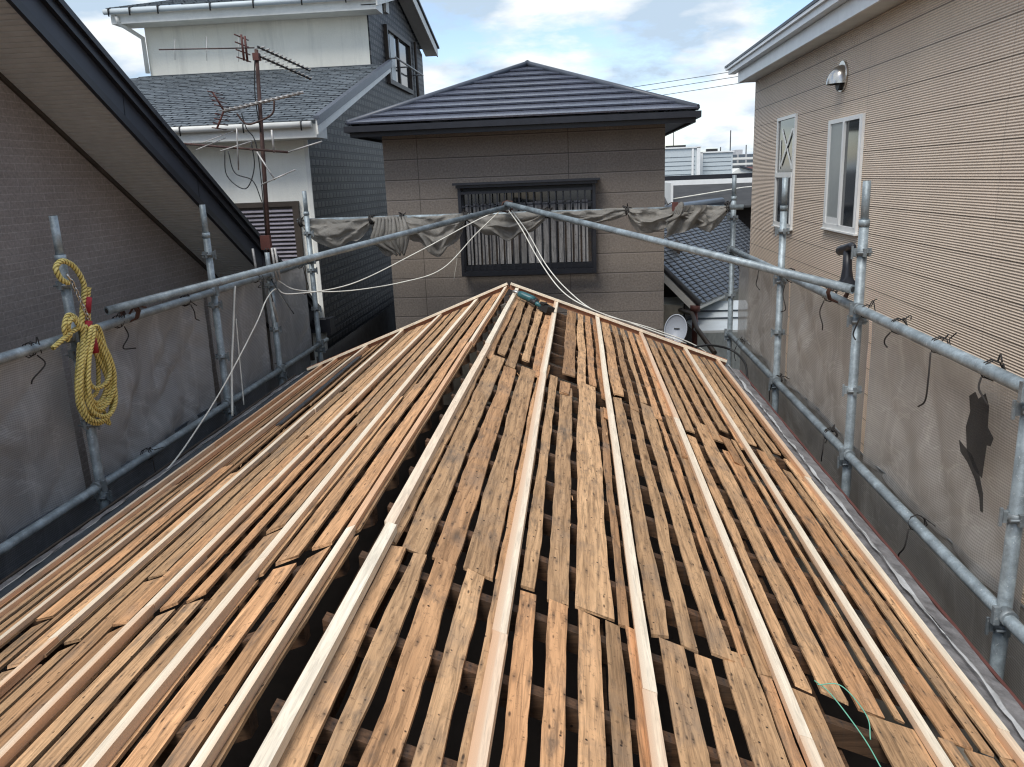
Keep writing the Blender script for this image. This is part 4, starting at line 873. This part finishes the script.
# ------------------------------------------------------------------ cords
def cord(pts, label, mat='cord', r=.0075, group='white cords', cat='cord', name='cord'):
    mb = MB(); mb.tube(smooth_path(pts, 8), r, 6); return tag(mb.build(name, mat), label, cat, group)
cord([(-.2, 11.0, .86), (-.60, 10.9, .70), (-1.3, 10.6, .36), (-2.1, 10.1, .02), (-2.72, 9.6, -.02), (-2.86, 9.5, .06), (-2.8, 9.0, .0), (-2.78, 8.6, -.20), (-2.72, 7.6, -.58), (-2.72, 6.9, -.85), (-2.68, 6.1, -1.03), (-2.62, 5.2, -1.02), (-2.6, 4.3, -1.02)], 'long white cord running from the tube crossing down to the left eave')
cord([(-.22, 11.0, .84), (-.55, 10.9, .55), (-1.0, 10.7, .12), (-1.5, 10.5, -.02), (-2.2, 10.2, -.08), (-2.7, 9.8, .0), (-2.88, 9.6, .16)], 'lower slack white cord sagging between the tube crossing and the left rail')
cord([(-.10, 11.0, .84), (.08, 10.8, .60), (.32, 10.4, .22), (.62, 9.9, -.12), (.98, 9.56, -.30), (1.5, 9.56, -.50), (2.1, 9.56, -.74)], 'left strand of the doubled white cord dropping from the crossing to the gable edge')
cord([(-.06, 11.0, .84), (.16, 10.8, .55), (.42, 10.4, .14), (.72, 9.9, -.14), (1.06, 9.55, -.34), (1.7, 9.6, -.56), (2.3, 9.7, -.84), (2.6, 9.9, -1.2)], 'right strand of the doubled white cord dropping from the crossing to the gable edge')
cord([(-2.90, 8.42, .24), (-2.88, 8.2, -.2), (-2.84, 7.95, -.6), (-2.78, 7.7, -1.02)], 'pale cord hanging from the left rail, the longer one', r=.012)
cord([(-2.88, 8.30, -.1), (-2.85, 8.2, -.5), (-2.80, 8.05, -1.0)], 'pale thin cord hanging beside the longer cord on the left sheet', r=.007)
cord([(-1.35, 11.15, .72), (-1.0, 11.9, .3), (-1.05, 11.95, -.2)], 'hair-thin pale string hanging in front of the brown panelled wall', r=.003)
cord([(2.2, 9.62, -.80), (2.45, 9.9, -.84), (2.72, 10.0, -.93), (2.82, 9.7, -1.02), (2.78, 9.3, -1.12)], 'black cable curling over the right end of the gable', 'blackplastic', .014, None, 'cable', 'cable')
cord([(1.70, 2.76, -.650), (1.74, 2.68, -.655), (1.80, 2.5, -.70), (1.83, 2.3, -.73), (1.86, 2.1, -.66), (1.9, 1.8, -.70)], 'thin green string trailing over the hole in the boards, lower right', 'green', .0022, 'green strings')
cord([(1.70, 2.72, -.64), (1.78, 2.70, -.63), (1.84, 2.60, -.68), (1.83, 2.52, -.72)], 'short curled green string at the edge of the hole in the boards', 'green', .002, 'green strings')

# ------------------------------------------------------------------ coiled yellow rope on the left post
rp = thing('rope', (-2.86, 5.6, -.45), 'coil of yellow twisted rope with red tape hung on the left scaffold post', 'rope')
mb = MB(); RX = -2.87
for k in range(10):
    a = (.215, .20, .185, .17, .155, .14, .20, .165, .12, .19)[k]*1.12; zb = (-.44, -.41, -.37, -.33, -.28, -.22, -.39, -.30, -.16, -.35)[k]; zt_ = .30-.01*(k % 3)
    cyy = 5.60+(.03, .0, -.03, .02, .03, .0, .05, .04, .02, -.01)[k]; zc, h = (zb+zt_)/2, (zt_-zb)/2
    off = RX+.012+.014*((k*3) % 5); pts = []
    for q in range(48):
        t = 2*math.pi*q/48; s_, c_ = math.sin(t), math.cos(t)
        pts.append((off+.018*math.cos(t*2+k), cyy+a*s_*(.78-.42*c_)+.02*c_+.006*math.sin(3*t+k), zc+h*c_))
    mb.rope(pts, .0145, True)
mb.rope(smooth_path([(RX, 5.60, .28), (RX, 5.66, .45), (RX, 5.72, .60), (RX-.01, 5.66, .74), (RX-.02, 5.55, .80), (RX-.02, 5.46, .76), (RX-.01, 5.48, .68), (RX, 5.54, .64)], 8), .018)
mb.rope(smooth_path([(RX, 5.70, .28), (RX, 5.72, .45), (RX+.01, 5.76, .58)], 8), .016)
mb.rope(smooth_path([(RX+.03, 5.64, .30), (RX+.03, 5.50, .31), (RX+.02, 5.36, .27), (RX, 5.24, .22)], 8), .016)
mb.rope(smooth_path([(RX, 5.42, .24), (RX+.03, 5.36, .34), (RX+.02, 5.44, .42), (RX+.02, 5.53, .38), (RX+.04, 5.55, .28), (RX+.03, 5.50, .1)], 8), .016)
mb.rope(smooth_path([(RX, 5.45, .26), (RX+.04, 5.40, .36), (RX+.04, 5.47, .39), (RX+.05, 5.52, .30)], 8), .016)
mb.rope(smooth_path([(RX, 5.66, -.3), (RX, 5.72, -.42), (RX-.01, 5.76, -.50), (RX-.02, 5.70, -.44)], 6), .012)
mb.build('coil', 'rope', rp)
mb = MB(); mb.tube([(RX+.005, 5.685, .40), (RX+.01, 5.725, .51)], .031, 10); mb.tube([(RX+.03, 5.63, .27), (RX+.03, 5.655, .34)], .028, 10); mb.tube([(RX+.05, 5.645, .10), (RX+.05, 5.64, .21)], .026, 10); mb.build('red_tape', 'redtape', rp)
chn = MB(); p0, p1 = Vector((RX+.02, 5.55, .66)), Vector((RX+.03, 5.66, .36))
for k in range(9):
    c = lerp(p0, p1, (k+.5)/9); d = (p1-p0).normalized(); u = d.cross(Vector((1, 0, 0))).normalized() if k % 2 else Vector((1, 0, 0))
    chn.tube([c+d*.028*math.cos(t)+u*.013*math.sin(t) for t in [2*math.pi*q/12 for q in range(12)]], .0045, 6, closed=True)
chn.tube([p0+Vector((0, -.04, .05)), p0+Vector((0, -.01, 0)), p0], .008, 6)
tag(chn.build('chain', 'steel'), 'short steel chain dangling beside the yellow rope on the left post', 'chain')

# ------------------------------------------------------------------ television aerial mast
am = thing('aerial_mast', (-3.0, 9.7, .1), 'rusty television mast with three aerials and tangled leads, standing by left scaffold', 'aerial')
mb = MB(); mb.tube([(-3.01, 9.7, -.1), (-2.93, 9.7, 1.4), (-2.86, 9.7, 2.82)], [.032, .026, .022], 10); mb.build('mast', 'mast', am)
mb = MB(); mb.box((-3.035, 9.60, .53), (-2.915, 9.66, .70)); mb.build('junction_box', 'redbrown', am)
def yagi(p, q, n, el, name, mat, elmat, elv=(0, 1, 0), r=.012):
    mb = MB(); mb.tube([p, q], r, 8); b_ = mb.build(name, mat, am)
    mb = MB()
    for k in range(n):
        c = lerp(p, q, (k+.5)/n); l_ = el*(1-.35*k/n); mb.tube([c-Vector(elv)*l_, c+Vector(elv)*l_], r*.5, 6)
    mb.build('element', elmat, b_); return b_
y1_ = yagi((-2.88, 9.70, 2.84), (-3.98, 9.6, 2.86), 3, .16, 'upper_aerial', 'mast', 'alu', (0, .25, .95), .007)
mb = MB()
for dy in (-.05, .05): mb.tube([(-3.0, 9.7+dy, 2.70), (-3.0, 9.7+dy, 2.98)], .014, 6)
for k in range(4): mb.tube([(-3.02, 9.5, 2.72+k*.08), (-3.02, 9.9, 2.72+k*.08)], .008, 6)
mb.box((-2.90, 9.66, 2.70), (-2.83, 9.74, 2.78)); mb.build('reflector', 'redbrown', y1_)
for dz in (-.05, .05): yagi((-2.84, 9.7, 2.80+dz), (-2.50, 10.5, 2.62+dz), 12, .10, 'short_aerial', 'blackplastic', 'alu', (.8, -.5, 0), .014)
y2 = yagi((-3.32, 9.62, 2.15), (-2.32, 9.62, 2.32), 16, .13, 'middle_aerial', 'alu', 'alu', (.1, .99, 0), .017)
mb = MB()
for dz in (-1, 1):
    mb.tube([(-3.30, 9.62, 2.16), (-3.38, 9.55, 2.16+dz*.20)], .012, 6)
    for k in range(4): mb.tube([(-3.32-.02*k, 9.42, 2.16+dz*(.05+.05*k)), (-3.32-.02*k, 9.82, 2.16+dz*(.05+.05*k))], .007, 6)
mb.build('reflector', 'redbrown', y2)
mb = MB(); mb.tube(smooth_path([(-3.15, 9.62, 2.12), (-3.05, 9.62, 2.0), (-2.9, 9.62, 2.02), (-2.72, 9.62, 2.10), (-2.68, 9.62, 2.24)], 6), .011, 6); mb.build('stay', 'mast', y2)
y3 = yagi((-3.95, 9.62, 1.82), (-2.58, 9.62, 1.66), 5, .10, 'lower_aerial', 'mast', 'mast', (.25, .95, .1), .013)
mb = MB(); mb.tube([(-2.58, 9.62, 1.66), (-2.12, 9.5, 1.76)], .008, 6); mb.tube([(-2.75, 9.62, 1.66), (-2.75, 9.62, 1.92)], .013, 6)
mb.tube([(-2.95, 9.6, 1.68), (-2.75, 9.55, 1.35)], .01, 6); mb.tube([(-2.9, 9.5, 1.30), (-2.50, 9.6, 1.46)], .008, 6); mb.tube([(-3.5, 9.4, 1.80), (-3.25, 9.7, 1.93)], .005, 6); mb.tube([(-3.6, 9.4, 1.72), (-3.35, 9.7, 1.86)], .005, 6)
mb.tube([(-3.12, 9.5, 1.95), (-3.2, 9.6, 1.48)], .009, 6); mb.tube([(-3.35, 9.5, 1.70), (-3.0, 9.6, 1.80)], .008, 6)
mb.build('dipole', 'alu', y3)
mb = MB()
for p in ([(-3.1, 9.64, 2.12), (-3.06, 9.64, 1.95), (-2.98, 9.66, 1.80), (-2.96, 9.66, 1.4), (-2.98, 9.66, .7)], [(-3.35, 9.62, 1.72), (-3.36, 9.62, 1.42), (-3.15, 9.62, 1.26), (-3.02, 9.64, 1.5), (-3.02, 9.64, 1.8)], [(-3.3, 9.6, 1.7), (-3.25, 9.6, 1.45), (-3.05, 9.62, 1.35), (-2.97, 9.63, 1.1)], [(-2.87, 9.64, 2.7), (-2.92, 9.66, 2.3), (-2.9, 9.66, 1.9)], [(-2.98, 9.6, .55), (-2.94, 9.6, .40), (-2.97, 9.55, .15), (-2.92, 9.5, -.1)], [(-2.95, 9.6, .55), (-2.90, 9.6, .45), (-2.93, 9.55, .2), (-2.78, 9.4, .02), (-2.6, 9.3, -.22)]):
    mb.tube(smooth_path(p, 6), .007, 6)
mb.build('lead', 'blackplastic', am)
mb = MB()
for x in (-3.14, -2.90, -2.86): mb.tube([(x, 9.6, .55), (x+.02, 9.6, .15)], .016, 6)
mb.tube([(-2.97, 9.55, .1), (-2.89, 9.5, -.35)], .018, 6); mb.tube([(-2.8, 9.45, .0), (-2.66, 9.4, -.20)], .010, 6); mb.build('bracket', 'alu', am)
# dark box end of the fascia clipped by scaffold: small eave lamp
# ------------------------------------------------------------------ satellite dish
ds = thing('satellite_dish', (2.05, 10.1, -1.3), 'pale grey satellite dish on a bracket just beyond the right gable edge', 'satellite dish')
mb = MB(); c = Vector((2.05, 10.1, -.68)); n_ = Vector((-.35, -.85, .30)).normalized(); u = n_.cross(Vector((0, 0, 1))).normalized(); v_ = u.cross(n_)
def dishf(a, b): r_ = .19*a; t = 2*math.pi*b; return c+u*r_*math.cos(t)*.74+v_*-r_*math.sin(t)+n_*(.06*a*a)
mb.grid(dishf, 8, 36); mb.tube([dishf(1, k/36) for k in range(36)], .008, 6, closed=True); mb.build('reflector', 'dish', ds)
mb = MB(); q0 = c+n_*.008; mb.bar(q0-u*.035+v_*.02+n_*.004, q0+u*.035+v_*.02+n_*.004, .016, .004, up=n_); mb.build('emblem', 'blackplastic', ds)
mb = MB(); e_ = c+n_*.26-v_*.16; mb.tube([c-v_*.22+n_*.05, e_], .012, 6); mb.tube([e_, e_-n_*.07], .03, 10); mb.build('feed_arm', 'alu', ds)
mb = MB(); mb.tube([c-n_*.03, c-n_*.1, (2.1, 10.2, -1.3), (2.1, 9.4, -1.3)], .02, 8); mb.box((2.02, 9.38, -1.38), (2.18, 9.40, -1.22)); mb.build('mount', 'alu', ds)

# ------------------------------------------------------------------ cordless driver lying near the peak
it = thing('power_tool', (.3, 8.75, -.1), 'teal and black cordless driver lying on boards near the roof peak', 'power tool')
def rp_(x, y, h=0): return Vector((x, y, -K*x+h))
mb = MB(); mb.tube([rp_(.16, 8.86, .075), rp_(.20, 8.84, .075), rp_(.30, 8.80, .075), rp_(.34, 8.78, .075)], [.034, .042, .044, .036], 14)
mb.tube([rp_(.27, 8.80, .07), rp_(.36, 8.70, .06), rp_(.42, 8.66, .06)], [.032, .026, .028], 12); mb.build('body', 'teal', it)
mb = MB(); mb.tube([rp_(.09, 8.885, .075), rp_(.115, 8.875, .075), rp_(.16, 8.86, .075)], [.012, .022, .030], 12); mb.build('chuck', 'steel', it)
mb = MB(); mb.tube([rp_(.34, 8.78, .075), rp_(.365, 8.775, .075)], [.037, .030], 12); mb.tube([rp_(.30, 8.76, .062), rp_(.36, 8.70, .062)], .031, 10); mb.build('grip', 'blackplastic', it)
mb = MB(); mb.bar(rp_(.42, 8.70, .055), rp_(.515, 8.60, .055), .11, .075, up=(.36, 0, .93)); mb.bar(rp_(.425, 8.665, .100), rp_(.47, 8.62, .100), .07, .02, up=(.36, 0, .93)); mb.build('battery', 'blackplastic', it)

# ------------------------------------------------------------------ black lever clamp standing on the right rail
lc = thing('clamp', (2.9, 6.40, .30), 'black cast lever clamp standing upright at the end of right sloping tube', 'clamp')
mb = MB(); mb.tube([(2.9, 6.40, .33), (2.9, 6.40, .38), (2.9, 6.41, .48), (2.9, 6.42, .62)], [.062, .052, .036, .032], 10); mb.build('stem', 'black', lc)
mb = MB(); mb.tube([(2.9, 6.34, .38), (2.9, 6.44, .35), (2.9, 6.50, .37)], [.045, .06, .03], 10); mb.build('jaw', 'black', lc)
mb = MB(); mb.tube([(2.9, 6.60, .60), (2.9, 6.52, .615), (2.9, 6.42, .635), (2.9, 6.34, .66), (2.9, 6.28, .655)], [.038, .040, .036, .030, .018], 10); mb.build('head', 'black', lc)

for o in bpy.data.objects:
    if '_w' in o: del o['_w']
